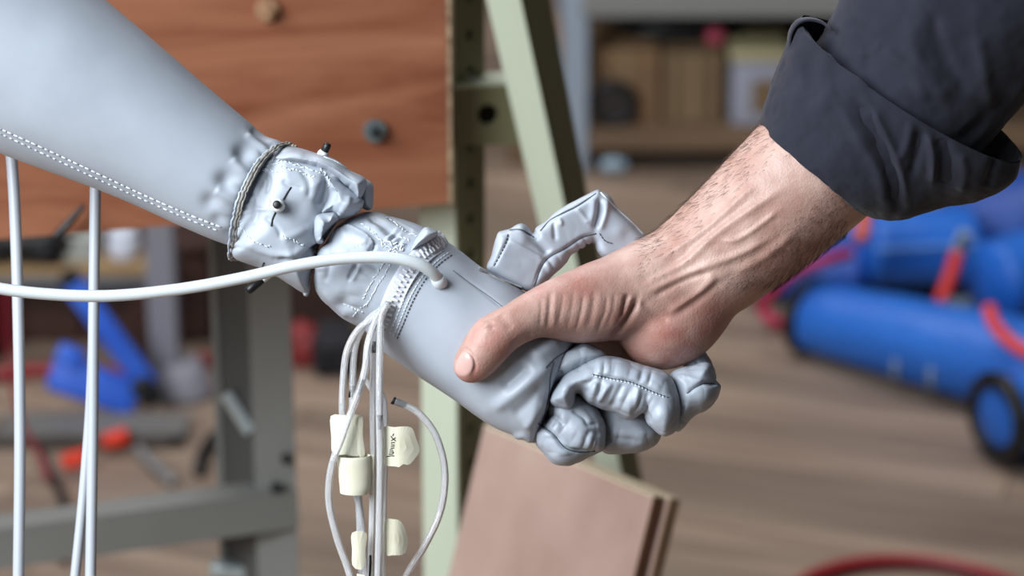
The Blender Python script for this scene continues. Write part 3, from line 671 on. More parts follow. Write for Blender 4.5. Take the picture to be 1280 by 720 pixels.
# ---- clutter under the bench, left
M_DKWOOD = mat('dark_brown_wood', '#4a2a1e', 0.6, ((2, 8, 20), 0), None, col2='#33201a'); M_TAN = mat('tan_plank', '#a98a62', 0.7, ((3, 20, 20), 0), None, col2='#927450')
YC = ground(200, 440).y + 0.02
xl, xr2 = xat(-60, YC, 400), xat(432, YC, 400)
ch = thing('wooden_chest', 'dark brown wooden chest standing on the floor behind the workbench', 'chest', ((xl+xr2)/2, YC + 0.2, 0))
V, Fc = boxgeo(((xl+xr2)/2, YC + 0.22, 0.075), (xr2-xl, 0.4, 0.15), None, 0.004); mk('chest_body', V, Fc, M_DKWOOD, ch, False)
V, Fc = boxgeo(((xl+xr2)/2, YC + 0.20, 0.158), (xr2-xl + 0.02, 0.44, 0.016), None, 0.003); mk('chest_lid', V, Fc, M_DKWOOD, ch, False)
V, Fc = boxgeo(((xl+xr2)/2, YC + 0.40, 0.32), (xr2-xl + 0.02, 0.02, 0.31), None, 0.003); mk('back_board', V, Fc, M_DKWOOD, ch, False)
for i in range(3):
    V, Fc = boxgeo((xl + (xr2-xl)*(i+0.5)/3, YC + 0.014, 0.075), ((xr2-xl)/3 - 0.012, 0.012, 0.12), None, 0.003); mk('front_panel', V, Fc, M_DKWOOD, ch, False)
yp = YC - 0.10
pln = thing('tan_plank', 'tan plank with a grey edge set on two blocks below the plywood, left', 'plank', (onY(90, 345, yp).x, yp, 0))
zp = onY(100, 332, yp).z; x0, x1 = xat(-60, yp, 340), xat(190, yp, 340)
V, Fc = boxgeo(((x0+x1)/2, yp + 0.04, zp - 0.010), (x1-x0, 0.08, 0.014), None, 0.002); mk('plank_top', V, Fc, M_TAN, pln, False)
V, Fc = boxgeo(((x0+x1)/2, yp + 0.045, zp - 0.026), (x1-x0, 0.07, 0.018), None, 0.002); mk('plank_rail', V, Fc, mat('grey_rail', '#7c7f84', 0.6), pln, False)
for x in (x0 + 0.03, x1 - 0.02):
    V, Fc = boxgeo((x, yp + 0.05, (zp - 0.035)/2), (0.03, 0.05, zp - 0.035), None, 0.002); mk('block', V, Fc, M_DKWOOD, pln, False)
def lathe(name, c, prof, m, parent=None, seg=24):
    P = np.array([[c[0], c[1], c[2] + z] for r, z in prof]); V, Fc = tubegeo(P, 1.0, seg, smooth_path=False)
    V = []
    for r, z in prof:
        for k in range(seg): V.append((c[0] + r*math.cos(2*math.pi*k/seg), c[1] + r*math.sin(2*math.pi*k/seg), c[2] + z))
    Fc = [(i*seg+k, i*seg+(k+1) % seg, (i+1)*seg+(k+1) % seg, (i+1)*seg+k) for i in range(len(prof)-1) for k in range(seg)] + [tuple(range(seg))[::-1], tuple((len(prof)-1)*seg+k for k in range(seg))]
    return mk(name, V, Fc, m, parent)
mc = (onY(155, 320, yp + 0.04).x, yp + 0.04, zp - 0.003)
jar = thing('white_jar', 'small white jar standing on the tan plank', 'jar', mc)
lathe('jar_body', mc, [(0.017, 0), (0.022, 0.006), (0.023, 0.03), (0.019, 0.036)], mat('white_ceramic', '#dfe2ee', 0.4), jar); lathe('jar_lid', (mc[0], mc[1], mc[2] + 0.036), [(0.02, 0), (0.02, 0.008), (0.014, 0.010)], MATS['white_ceramic'], jar)
pc_ = onY(92, 310, yp + 0.02)
pt = thing('grey_carton', 'pale grey carton on the tan plank beside the white jar', 'box', (pc_.x, yp + 0.05, zp - 0.003))
V, Fc = boxgeo((pc_.x, yp + 0.05, zp + 0.012), (0.062, 0.05, 0.03), None, 0.002); mk('carton_body', V, Fc, mat('pale_grey_card', '#a8aaa2', 0.7), pt, False)
V, Fc = boxgeo((pc_.x, yp + 0.05, zp + 0.0285), (0.064, 0.052, 0.004), None, 0.001); mk('carton_lid', V, Fc, MATS['pale_grey_card'], pt, False)
dk = lumpy('black_clutter', (onY(30, 312, yp).x, yp + 0.035, zp + 0.022), (0.062, 0.03, 0.026), M_BLACK, seed=12, amp=0.3); tag(dk, 'black bundle lying on the left end of the tan plank', 'bundle')
yg = YC - 0.18
gx = onY(206, 420, yg).x; gz = onY(206, 284, yg).z
stn = thing('grey_stand', 'grey pillar on a wide conical foot standing behind the blue clamp', 'stand', (gx, yg, 0))
V, Fc = boxgeo((gx, yg, gz/2 + 0.02), (0.040, 0.04, gz + 0.05), None, 0.004); mk('pillar', V, Fc, mat('grey_pillar', '#8a8890', 0.6), stn, False)
lathe('foot', (gx + 0.02, yg, 0), [(0.05, 0), (0.05, 0.012), (0.036, 0.03), (0.028, 0.05)], MATS['grey_pillar'], stn)
# blue clamp
yk = ground(140, 520).y
M_BCL = mat('blue_plastic', '#2f62d6', 0.45, ((12, 12, 12), 0), None, col2='#3f74e6')
ck = thing('blue_clamp', 'bright blue folding clamp on the grey tray, standing open', 'clamp', ground(150, 525))
def bar(p, q, w, h, bev, hintw=None):
    p = Vector(p); q = Vector(q); a = (q - p).normalized(); L = (q - p).length; s = a.cross(Vector((0, -1, 0.35))).normalized(); n = s.cross(a)
    R = Matrix((a, s, n)).transposed(); return boxgeo((p + q) / 2, (L, w, h), R, bev)
V, Fc = bar(onY(86, 348, yk), onY(186, 482, yk), 0.030, 0.026, 0.006); mk('upper_jaw', V, Fc, M_BCL, ck)
V, Fc = bar(onY(64, 462, yk), onY(172, 500, yk), 0.052, 0.03, 0.008); mk('lower_jaw', V, Fc, M_BCL, ck)
V, Fc = bar(onY(72, 438, yk), onY(104, 452, yk), 0.028, 0.028, 0.006); mk('jaw_tip', V, Fc, M_BCL, ck)
V, Fc = bar(onY(170, 474, yk - 0.01), onY(196, 502, yk - 0.01), 0.03, 0.03, 0.005); mk('hinge', V, Fc, M_BLACK, ck)
V, Fc = bar(onY(82, 340, yk), onY(92, 354, yk), 0.026, 0.028, 0.004); mk('end_cap', V, Fc, M_BLACK, ck)
tr = thing('grey_tray', 'low grey metal tray with dark sides and red clips under the blue clamp', 'tray', ground(130, 560))
tcn = ground(120, 548); V, Fc = boxgeo((tcn.x, tcn.y, 0.020), (0.25, 0.07, 0.008), None, 0.002); mk('tray_top', V, Fc, mat('tray_grey', '#6d6965', 0.6), tr, False)
V, Fc = boxgeo((tcn.x - 0.015, tcn.y, 0.009), (0.24, 0.08, 0.016), None, 0.002); mk('tray_base', V, Fc, mat('tray_dark', '#4c433c', 0.6), tr, False)
for px, py in ((146, 546), (96, 572)):
    c = ground(px, py, 0.02); V, Fc = boxgeo((c.x, c.y - 0.01, 0.022), (0.036, 0.018, 0.02), Matrix.Rotation(-0.3, 3, 'Y'), 0.005); mk('red_clip', V, Fc, mat('orange_red_plastic', '#e63c20', 0.45), tr)
hose('metal_rod', [g(172, 562, 0.008), g(193, 581, 0.008), g(217, 603, 0.008)], 0.008, mat('dull_metal', '#8d8a88', 0.5, metallic=0.3), 'grey metal rod lying on the floor by the tray', 'rod')
hose('black_cable', [g(268, 545, 0.012), g(258, 560, 0.01), g(252, 575, 0.009), g(250, 590, 0.008)], 0.009, M_BLACK, 'short black cable bent on the floor beside the bench leg', 'cable')
hose('dark_cable', [g(48, 560, 0.01), g(62, 590, 0.008), g(78, 620, 0.008), g(84, 660, 0.008), g(80, 700, 0.008)], 0.0055, M_BLACK, 'dark thin cable hanging down to the floor below the tray', 'cable')
hose('red_cable', [onY(8, 360, 3.4), onY(10, 430, 3.4), onY(24, 520, 3.4), onY(50, 570, 3.4), g(60, 600, 0.006)], 0.0032, mat('thin_red_cable', '#9c2436', 0.5), 'thin red cable hanging beside the leftmost white tube', 'cable')
hose('red_floor_hose', [g(-20, 470, 0.011), g(70, 462, 0.011), g(170, 468, 0.011), g(230, 455, 0.011), g(300, 446, 0.011), g(380, 444, 0.011), g(440, 452, 0.011)], 0.011, mat('maroon_hose', '#8c2a2c', 0.5), 'dull red hose lying across the floor in front of the dark chest', 'hose')
hose('red_floor_hose', [g(200, 492, 0.009), g(260, 486, 0.009), g(300, 492, 0.009)], 0.008, MATS['maroon_hose'], 'short dull red hose piece on the floor left of the bench leg', 'hose')
bo = lumpy('dark_bundle', ground(420, 470) + Vector((0, 0.03, 0.03)), (0.036, 0.04, 0.034), mat('near_black_cloth', '#1d1b20', 0.8), seed=21, amp=0.2); tag(bo, 'dark rounded bundle on the floor right of the bench leg', 'bundle')
rb = lumpy('red_bundle', ground(380, 462) + Vector((0, 0.02, 0.03)), (0.024, 0.024, 0.033), MATS['maroon_hose'], seed=23, amp=0.2); tag(rb, 'dull red bundle on the floor behind the dark one', 'bundle')
hose('black_pen', [on_ply(68, 292) + nrm * 0.008, on_ply(82, 276) + nrm * 0.010, on_ply(104, 252) + nrm * 0.008], [0.0035, 0.003, 0.0018], M_BLACK, 'dark slim handle slanting on the plywood below the grey sleeve', 'handle')

# =================================================================== THE GREY INFLATABLE FABRIC ARM
base = F([(430, 330, 0)])[0]
robot = thing('inflatable_robot_arm', 'light grey inflatable fabric robot arm with puffy hand, shaking the person\'s hand', 'robot arm', tuple(base))
def piece(name, V, Fc, m=None, parent=robot, label=None):
    ROBOT_SURF.append(tree(V, Fc)); return mk(name, F(V), Fc, m or M_FAB, parent, label=label)
def pillows(lo, hi, h, specs, blur=0):
    f = Field(lo, hi, h)
    for s in specs: f.pillow(*s[0], **s[1])
    if blur: f.blur(blur)
    V, Q = f.mesh(); return relax(V, Q, 2, 0.4), Q

# ---- upper arm sleeve: a wide cone
V, Q = loft([((-210, -290), (-395, -10), 150, -10, (-8, -6)), ((-20, -127), (-190, 108), 142, -5, (-9, -6)), ((132, 0), (0, 191), 118, 0, (-11, -8)), ((240, 92), (146, 247), 93, 2, (-13, -10)), ((300, 143), (228, 283), 80, 3, (-15, -11)),
             ((330, 168), (266, 299), 74, 3, (-16, -11)), ((350, 177), (287, 306), 69, 2, (-17, -11)), ((358, 184), (293, 306), 60, 2, (-17, -11)), ((356, 190), (298, 300), 40, 2, (-14, -9))], 330, 220)
V = relax(V, Q, 2, 0.4)
V = sculpt(V, Q, [('d', (304, 192), 11, -7), ('d', (282, 226), 12, -6.5), ('d', (263, 252), 11, -4.5), ('d', (272, 274), 8, -2.5), ('c', [(312, 160), (328, 172), (346, 184)], 4, -4), ('c', [(306, 166), (322, 180), (338, 193)], 4, 2.5),
                  ('c', [(290, 196), (302, 212), (312, 226)], 6, 3), ('c', [(268, 236), (282, 244), (300, 250)], 6, 3), ('p', [(338, 186), (316, 206), (300, 234), (291, 262), (286, 290)], 8, 1.6, 15),
                  ('c', [(-40, 146), (100, 208), (200, 255), (285, 288)], 2.2, -1.0)])
V = V + vnormals(V, Q) * (0.8 * vnoise(V / np.array([90, 60, 60])))[:, None]
sleeve = piece('upper_sleeve', V, Q)
stitchline('stitching', [(-40, 143), (0, 161), (60, 188), (120, 216), (180, 244), (240, 270), (284, 287)], sleeve, 6.5, 1.6, 1.15, off=0.4)
stitchline('stitching', [(-40, 150), (0, 167), (60, 195), (120, 223), (180, 250), (240, 276), (282, 292)], sleeve, 4.2, 4.2, 0.9, off=0.3)

# ---- joint cover between the sleeve and the wrist
CJ = lambda pts: cp(pts, 370, 170, 4.5)
jc = [(352, 181), (372, 184), (398, 192), (420, 200), (436, 214), (432, 240), (420, 262), (408, 285), (402, 304), (394, 330), (387, 352), (385, 367), (374, 364), (352, 350), (325, 336), (291, 321), (290, 292), (299, 250), (318, 210), (334, 192)]
V, Q = pillows((270, 160, -100), (490, 400, 100), 1.4, [((jc, 0, 70, 52, 2.3), {})], 1)
V = sculpt(V, Q, [
    ('c', [(412, 214), (409, 236), (400, 262)], 8, -8), ('c', [(398, 268), (398, 288), (392, 310)], 4, 3), ('c', [(404, 292), (400, 304), (396, 318)], 4, -6),
    ('c', [(300, 300), (330, 314), (360, 320), (392, 302)], 5, 2.5), ('c', [(308, 232), (316, 250), (310, 280)], 5, -2.5), ('d', (374, 262), 15, -5), ('d', (335, 288), 14, 2.5), ('c', [(320, 240), (322, 262), (316, 284)], 4, 2.0),
    ('c', [(324, 212), (336, 224), (332, 244)], 3, -2.8), ('c', [(345, 322), (375, 326), (398, 304)], 3.5, -6), ('c', [(375, 208), (386, 228), (386, 250)], 4, -2), ('c', [(352, 224), (362, 232), (380, 236)], 3, -1.6), ('c', [(330, 270), (346, 284), (352, 300)], 3, -1.6),
    ('d', (346, 256), 12, 5), ('p', [(330, 196), (308, 232), (297, 268), (292, 312)], 9, 1.6, 12), ('c', [(300, 268), (318, 262), (336, 262)], 2.5, 1.6), ('c', [(350, 300), (372, 292), (392, 280)], 5, 2.0)])
V = cloth(V, Q, 1.5, 34)
joint = piece('joint_cover', V, Q, M_FAB)
def fold(name, pts, wc, W, R, ops=(), n=2.2, amp=0.8, sc=26, tilt=(0, 0), conv=CJ, m=None, h=1.2):
    O = conv(pts) if conv else pts; A_ = np.array(O); lo = A_.min(0) - 8; hi = A_.max(0) + 8; tz = abs(tilt[0]) * np.ptp(A_[:, 0]) + abs(tilt[1]) * np.ptp(A_[:, 1])
    V, Q = pillows((lo[0], lo[1], wc - W - tz - 8), (hi[0], hi[1], wc + W + tz + 8), h, [((O, wc, W, R, n), dict(tilt=tilt))], 0)
    V = sculpt(V, Q, list(ops)); V = cloth(V, Q, amp, sc); return piece(name, V, Q, m or M_FAB)
fold('cover_band_back', [(360, 235), (405, 248), (432, 272), (436, 330), (430, 405), (400, 418), (365, 400), (340, 350), (345, 290)], -12, 40, 14)
fold('cover_fold', [(140, 225), (195, 215), (258, 258), (345, 330), (382, 372), (345, 432), (275, 466), (232, 470), (208, 440), (150, 446), (128, 430), (170, 330)], 30, 42, 26, [('c', CJ([(300, 330), (290, 380), (250, 440)]), 4, 2.5), ('c', CJ([(215, 290), (205, 360), (180, 430)]), 5, -4)])
fold('cover_band', [(-130, 118), (-60, 82), (20, 82), (60, 92), (150, 104), (232, 140), (302, 192), (392, 240), (388, 300), (352, 362), (320, 322), (250, 262), (180, 216), (90, 182), (0, 166), (-90, 158)], 24, 46, 16, [('c', CJ([(40, 120), (150, 140), (260, 200), (340, 270)]), 3, -1.2), ('p', CJ([(60, 170), (180, 205), (300, 300)]), 5, 1.0, 14)])
fold('cover_fold', [(105, 470), (118, 442), (160, 430), (214, 422), (236, 446), (244, 470), (205, 530), (160, 600), (140, 612), (112, 600), (100, 540)], 40, 40, 17, [('c', CJ([(205, 450), (180, 520), (150, 595)]), 7, -9), ('c', CJ([(125, 460), (120, 520), (125, 580)]), 3.5, 2.5)])
# frayed piping where sleeve and cover meet, going round the arm
ringp = [(362, 178, 6), (346, 183, 40), (325, 203, 66), (308, 232, 76), (298, 262, 74), (292, 295, 48), (291, 320, 10), (300, 318, -40), (330, 262, -72), (352, 210, -50), (366, 182, -8)]
P = cr(ringp, 120); 
for i in range(120): P[i] += np.random.uniform(-0.9, 0.9, 3)
for nm, dx, r, m in (('piping', 0, 2.0, M_TRIM), ('piping', -4.5, 1.5, M_FAB), ('piping', 3.5, 1.4, M_TRIM)):
    Vp, Fp = tubegeo(P + np.array([dx, abs(dx) * 0.2, 1.5]), list(r * np.random.uniform(0.75, 1.3, 60)), 7, smooth_path=False); mk(nm, F(Vp), Fp, m, robot)
# thin loose flap hanging below, seen beside the wrist cover
V, Q = pillows((370, 325, -20), (400, 380, 40), 0.9, [(([(376, 332), (386, 330), (388, 350), (386, 368), (380, 370), (376, 352)], 12, 7, 5, 2.2), {})]); piece('loose_flap', V, Q)
# scribbly stitching on the cover
for path in ([(318, 205), (330, 208), (345, 204), (356, 210), (372, 214), (388, 220), (400, 222)], [(322, 214), (336, 212), (352, 220)], [(296, 262), (303, 285), (312, 298), (330, 306), (346, 312)], [(352, 294), (366, 300), (384, 308)], [(400, 212), (412, 226), (406, 236)],
             [(305, 240), (300, 262), (297, 290)], [(340, 200), (360, 203), (384, 210), (404, 216)]):
    stitchline('scribble_stitch', path, joint, 4, 1.5, 0.75, off=0.4, jitter=1.8)
# slits beside the front air fitting
for path in ([(364, 234), (359, 241), (354, 250)], [(345, 264), (341, 273), (339, 283)], [(330, 328), (328, 334), (327, 340)]):
    threadline('fabric_slit', path, 1.1, M_BLACK, robot, 0.1)
def fitting(x, y, w, d, collar_r, plug_r, collar_l, plug_l, label):
    d = np.array(d, float); d /= np.linalg.norm(d); p = np.array([x, y, w], float)
    Vc, Fc2 = tubegeo(np.array([p - d*4, p + d*collar_l*0.6, p + d*collar_l]), [collar_r*1.05, collar_r, collar_r*0.8], 14, smooth_path=False)
    c = mk('air_fitting', F(Vc), Fc2, M_WHITEPL, robot, label=label)
    Vc, Fc2 = tubegeo(np.array([p + d*(collar_l-2), p + d*(collar_l + plug_l*0.8), p + d*(collar_l+plug_l)]), [plug_r, plug_r, plug_r*0.75], 14, smooth_path=False)
    q = mk('plug', F(Vc), Fc2, M_BLACK, c); q.parent = c
wf = hitw(346, 256); fitting(347, 257, wf, (-0.10, -0.12, 1), 8.6, 5.2, 9, 5, 'white air fitting with a black centre')
fitting(402, 196, 30, (0.42, -0.85, 0.2), 7.0, 5.0, 8, 11, 'white air fitting with a black plug on top')
fitting(333, 344, 20, (-0.72, 0.62, 0.1), 6.0, 5.6, 10, 22, 'white air fitting with a black plug underneath')
threadline('loose_thread', [(405, 196), (420, 202), (434, 211)], 0.9, M_THREAD, robot, 0.8)

# ---- wrist cover
CW = lambda pts: cp(pts, 370, 250, 3.6)
V, Q = loft([((404, 306), (394, 340), 14, 10, (0, 0)), ((410, 296), (392, 352), 38, 4, (-2, 2)), ((422, 282), (398, 368), 58, 2, (-4, 2)), ((440, 270), (416, 387), 69, 0, (-6, 0)), ((462, 265), (438, 403), 74, 0, (-8, -2)), ((490, 270), (456, 411), 76, 0, (-8, -4)), ((520, 281), (468, 418), 77, 0, (-8, -4)), ((546, 294), (478, 424), 76, 0, (-6, -4)), ((550, 300), (484, 424), 70, 0, (-6, -4))], 170, 240)
V = sculpt(V, Q, [
    ('s', CW([(120, 190), (180, 150), (240, 120), (300, 146), (345, 190), (335, 235)]), 9, 5), ('c', CW([(352, 200), (342, 218), (325, 240)]), 3, -6), ('c', CW([(200, 160), (270, 165), (330, 200)]), 6, 3),
    ('c', CW([(100, 190), (105, 240), (110, 330)]), 5, 4), ('c', CW([(145, 220), (150, 290), (130, 380)]), 5, -4), ('d', tuple(CW([(125, 165)])[0]), 8, -7), ('c', CW([(275, 292), (255, 325), (236, 360)]), 2.6, -4.5), ('c', CW([(290, 296), (270, 330), (250, 365)]), 3.5, 2.5),
    ('d', tuple(CW([(210, 300)])[0]), 13, 3), ('d', tuple(CW([(170, 420)])[0]), 12, 3), ('d', tuple(CW([(215, 460)])[0]), 9, -3.5), ('c', CW([(320, 70), (400, 120), (470, 175)]), 3, -2.5), ('c', CW([(400, 65), (470, 110), (530, 150)]), 3, -2), ('c', CW([(300, 90), (370, 140), (430, 190)]), 4, 2.5),
    ('p', CW([(330, 290), (270, 400), (240, 500)]), 12, 1.6, 14), ('c', CW([(120, 400), (180, 470), (240, 530)]), 4, 2), ('p', CW([(420, 150), (470, 200), (510, 230)]), 8, 1.6, 9)])
V = cloth(V, Q, 1.5, 30)
wristc = piece('wrist_cover', V, Q, M_FAB)
for path in ([(452, 280), (466, 290), (480, 305), (492, 312)], [(480, 268), (496, 280), (512, 292), (530, 296)], [(486, 322), (474, 338), (462, 358), (452, 376)], [(490, 326), (480, 344), (468, 364), (456, 386)], [(430, 380), (446, 388), (460, 392)], [(500, 296), (516, 302)], [(440, 396), (452, 384), (464, 376)]):
    stitchline('scribble_stitch', path, wristc, 3.6, 1.2, 0.75, off=0.4, jitter=1.3)
for path in ([(478, 304), (488, 312), (498, 316)], [(484, 300), (494, 306), (504, 312)], [(490, 310), (500, 308), (508, 300)], [(482, 312), (492, 318), (502, 320)]):
    stitchline('scribble_stitch', path, wristc, 4.0, 0.6, 0.9, off=0.9, jitter=3.2)

# ---- palm
V, Q = loft([((505, 274), (446, 402), 60, 0, (-8, -4)), ((530, 284), (462, 420), 73, 0, (-8, -4)), ((550, 295), (480, 441), 76, 0, (-8, -4)), ((576, 313), (512, 463), 77, 0, (-8, -5)), ((604, 336), (562, 497), 78, 0, (-8, -5)), ((640, 355), (612, 531), 78, 0, (-8, -4)), ((676, 380), (645, 545), 77, 0, (-12, 0)), ((706, 400), (662, 552), 74, 0, (-12, 0)), ((722, 414), (669, 553), 66, 0, (-13, 0)), ((722, 424), (674, 548), 54, 0, (-10, 0)), ((712, 440), (682, 535), 24, 0, (-6, 0))], 240, 240)
V = relax(V, Q, 2, 0.5)
V = sculpt(V, Q, [
    ('c', [(690, 452), (660, 478), (632, 500), (612, 512)], 9, 5), ('c', [(672, 440), (648, 468), (625, 488)], 8, -6), ('c', [(700, 425), (670, 445), (655, 462)], 9, 6), ('c', [(682, 480), (660, 505), (640, 522)], 8, -3.5), ('c', [(684, 500), (668, 522), (655, 538)], 6, 3),
    ('d', (604, 438), 30, -4), ('c', [(640, 548), (655, 545), (666, 552)], 4, 3), ('c', [(570, 340), (600, 362), (630, 386)], 1.8, -1.4)])
V = V + vnormals(V, Q) * (0.8 * vnoise(V / 38.0))[:, None]
palm_o = piece('palm', V, Q, M_FAB)
threadline('palm_seam', [(566, 338), (590, 356), (612, 371), (634, 388)], 0.55, M_DTHREAD, palm_o, -0.1)
threadline('palm_seam', [(692, 452), (688, 470), (686, 492), (680, 520), (671, 548)], 1.3, M_DTHREAD, palm_o, -0.2)

# ---- zipper band between wrist cover and palm, following the arm round
def band(name, path, width, lift, m, parent=robot, n=40, wfun=None):
    P = cr(path, n); T = np.gradient(P, axis=0); T /= np.linalg.norm(T, axis=1)[:, None]; Nn = np.stack([-T[:, 1], T[:, 0]], 1)
    cols = 5; V = []
    for top in (1, 0):
        for j in range(cols):
            q = P + Nn * (width * (j/(cols-1) - 0.5))
            for (x, y) in q:
                w = hitw(x, y); V.append((x, y, (w if w is not None else 0) + (lift if top else -1.5)))
    V = np.array(V); Fc = []
    idx = lambda t, j, i: t*cols*n + j*n + i
    for j in range(cols-1):
        for i in range(n-1):
            Fc.append((idx(0, j, i), idx(0, j, i+1), idx(0, j+1, i+1), idx(0, j+1, i))); Fc.append((idx(1, j, i), idx(1, j+1, i), idx(1, j+1, i+1), idx(1, j, i+1)))
    for i in range(n-1):
        Fc.append((idx(0, 0, i), idx(1, 0, i), idx(1, 0, i+1), idx(0, 0, i+1))); Fc.append((idx(0, cols-1, i), idx(0, cols-1, i+1), idx(1, cols-1, i+1), idx(1, cols-1, i)))
    return V, Fc
zpath = [(556, 298), (545, 305), (530, 316), (515, 332), (503, 350), (493, 370), (484, 392), (474, 416), (470, 426)]
def arcband(path, n, u0, width, w_mid, lift, thick):
    """a strip lying round the arm: path = its centre line as seen, w follows the round of the arm"""
    P = cr(path, n); T = np.gradient(P, axis=0); T /= np.linalg.norm(T, axis=1)[:, None]; Nn = np.stack([-T[:, 1], T[:, 0]], 1)
    s_ = np.linspace(-1, 1, n); w = w_mid * np.sqrt(np.clip(1 - s_**2, 0, 1)) + lift; return P, T, Nn, w
P, T, Nn, wz = arcband(zpath, 90, 0, 22, 77, 2.5, 2)
V = []; cols = 6
for top in (0, -3):
    for j in range(cols):
        qq = P + Nn * (24 * (j/(cols-1) - 0.5)); V += [(qq[i, 0], qq[i, 1], wz[i] + top) for i in range(90)]
ix = lambda t, j, i: (t*cols + j)*90 + i
Fz = [(ix(t, j, i), ix(t, j, i+1), ix(t, j+1, i+1), ix(t, j+1, i)) for t in (0, 1) for j in range(cols-1) for i in range(89)] + [(ix(0, j, i), ix(0, j, i+1), ix(1, j, i+1), ix(1, j, i)) for j in (0, cols-1) for i in range(89)]
zt_o = mk('zipper_tape', F(V), Fz, mat('zipper_tape', '#c6c8d2', 0.7), robot)
ROBOT_SURF.append(BVHTree.FromPolygons([tuple(v) for v in V], Fz))
parts = []; cum = np.concatenate([[0], np.cumsum(np.linalg.norm(np.diff(np.c_[P, wz], axis=0), axis=1))])
for i in range(int(cum[-1] / 3.4)):
    s_ = i * 3.4 + 1.5; k = min(max(int(np.searchsorted(cum, s_)), 1), 88); t = np.r_[P[k+1] - P[k-1], wz[k+1] - wz[k-1]]; t /= np.linalg.norm(t)
    nn = np.array([Nn[k, 0], Nn[k, 1], 0.0]); bb = np.cross(t, nn); 
    if bb[2] < 0: bb = -bb
    q = np.r_[P[k], wz[k]] + nn * (3.3 if i % 2 else -3.3) + bb * 1.6
    A_ = Matrix((tuple(t), tuple(nn), tuple(bb))).transposed(); parts.append(boxgeo(tuple(q), (2.5, 6.6, 3.2), A_, 0.6))
gV, gF = join_geo(parts); zteeth = mk('zipper_teeth', F(gV), gF, mat('zip_white', '#eef0f4', 0.4), robot, kind='stuff')
fold('zipper_flap', [(470, 262), (500, 246), (522, 205), (548, 160), (580, 122), (622, 132), (640, 150), (602, 184), (546, 218), (510, 248), (490, 270)], 46, 34, 9, conv=CW, amp=0.4)
for off_, rr in ((13, 0.9), (19, 0.9), (24, 0.8)):
    path = [(x + off_ * 0.82, y + off_ * 0.57) for x, y in zpath[1:-1]]
    stitchline('zipper_stitching', path, robot, 3.2, 1.6, rr, off=0.5, material=M_THREAD if off_ < 20 else M_DTHREAD)
# white zipper pull hanging
V, Fc = tubegeo(np.array([(462, 416, 66), (461, 430, 66), (459, 440, 66), (457, 449, 66)]), [2.6, 3.4, 3.2, 2.2], 8); mk('zipper_pull', F(V), Fc, M_WHITEPL, robot)

# ---- thumb of the robot hand: boxy stuffed tube
th = cp([(88, 550), (118, 470), (150, 345), (172, 332), (225, 318), (290, 286), (335, 305), (366, 346), (380, 312), (432, 280), (520, 202), (620, 146), (748, 82), (775, 90), (832, 122), (872, 185), (960, 265), (1035, 352), (1100, 440), (1040, 520), (900, 520), (800, 500), (752, 455), (735, 400), (715, 396), (655, 432), (600, 470), (560, 530), (480, 600), (420, 680), (350, 700), (260, 660), (150, 600)], 590, 220, 4.8)
V, Q = pillows((590, 220, -160), (840, 380, 60), 1.3, [((th, -38, 34, 17, 3.0), dict(tilt=(-0.32, 0.0), smooth=True, npts=130))], 1)
C = lambda pts: cp(pts, 590, 220, 4.8)
V = sculpt(V, Q, [
    ('c', C([(225, 325), (290, 322), (345, 350), (372, 368)]), 2.2, -2.2), ('c', C([(410, 330), (470, 265), (560, 215), (630, 180), (745, 105)]), 2.2, -2.2), ('c', C([(370, 660), (440, 510), (560, 435), (660, 370), (745, 345)]), 2.4, -2.6),
    ('c', C([(770, 120), (765, 220), (740, 330)]), 4, -5), ('c', C([(800, 130), (800, 220), (760, 330)]), 4, 3.5), ('c', C([(735, 130), (725, 220), (705, 300)]), 5, 3),
    ('c', C([(215, 385), (320, 440), (440, 505)]), 2.4, 2.6), ('c', C([(215, 345), (215, 385), (120, 560)]), 2.2, -2.0), ('c', C([(370, 345), (400, 400), (470, 470)]), 5, -5), ('c', C([(490, 260), (495, 320), (500, 390)]), 3, -2.5), ('c', C([(520, 250), (535, 275), (530, 300)]), 2.5, 1.6),
    ('c', C([(620, 190), (660, 230), (700, 290)]), 3, 1.5), ('c', C([(780, 100), (860, 190), (960, 280), (1025, 350)]), 2, -2.0), ('p', C([(440, 560), (560, 470), (700, 400)]), 6, 1.5, 12), ('d', tuple(C([(300, 380)])[0]), 9, 2.5), ('d', tuple(C([(880, 330)])[0]), 10, 2.5)])
V = cloth(V, Q, 1.3, 30)
thumb_o = piece('robot_thumb', V, Q, M_FAB)
tt = [ROBOT_SURF[-1]]
for pts in ([(225, 325), (290, 322), (345, 350), (372, 368)], [(410, 330), (470, 265), (560, 215), (630, 180), (745, 105)], [(370, 660), (440, 510), (560, 435), (660, 370), (745, 345)]):
    threadline('thumb_seam', C(pts), 1.0, M_DTHREAD, thumb_o, -0.2, trees=tt)
stitchline('thumb_stitching', C([(215, 350), (190, 430), (120, 560)]), thumb_o, 3.5, 1.5, 0.7, trees=tt, material=M_DTHREAD)
for pts in ([(772, 100), (860, 190), (960, 280), (1025, 350)],): threadline('thumb_piping', C(pts), 1.2, M_THREAD, thumb_o, 0.2, trees=tt)
stitchline('thumb_stitching', C([(765, 345), (800, 390), (860, 410)]), thumb_o, 3, 1.5, 0.7, trees=tt, material=M_DTHREAD)
for dy in (0, 12): threadline('thumb_hem', C([(40, 552 + dy), (110, 580 + dy), (190, 620 + dy), (300, 668 + dy)]), 1.3, M_TRIM if dy else M_FAB2, robot, 0.8)

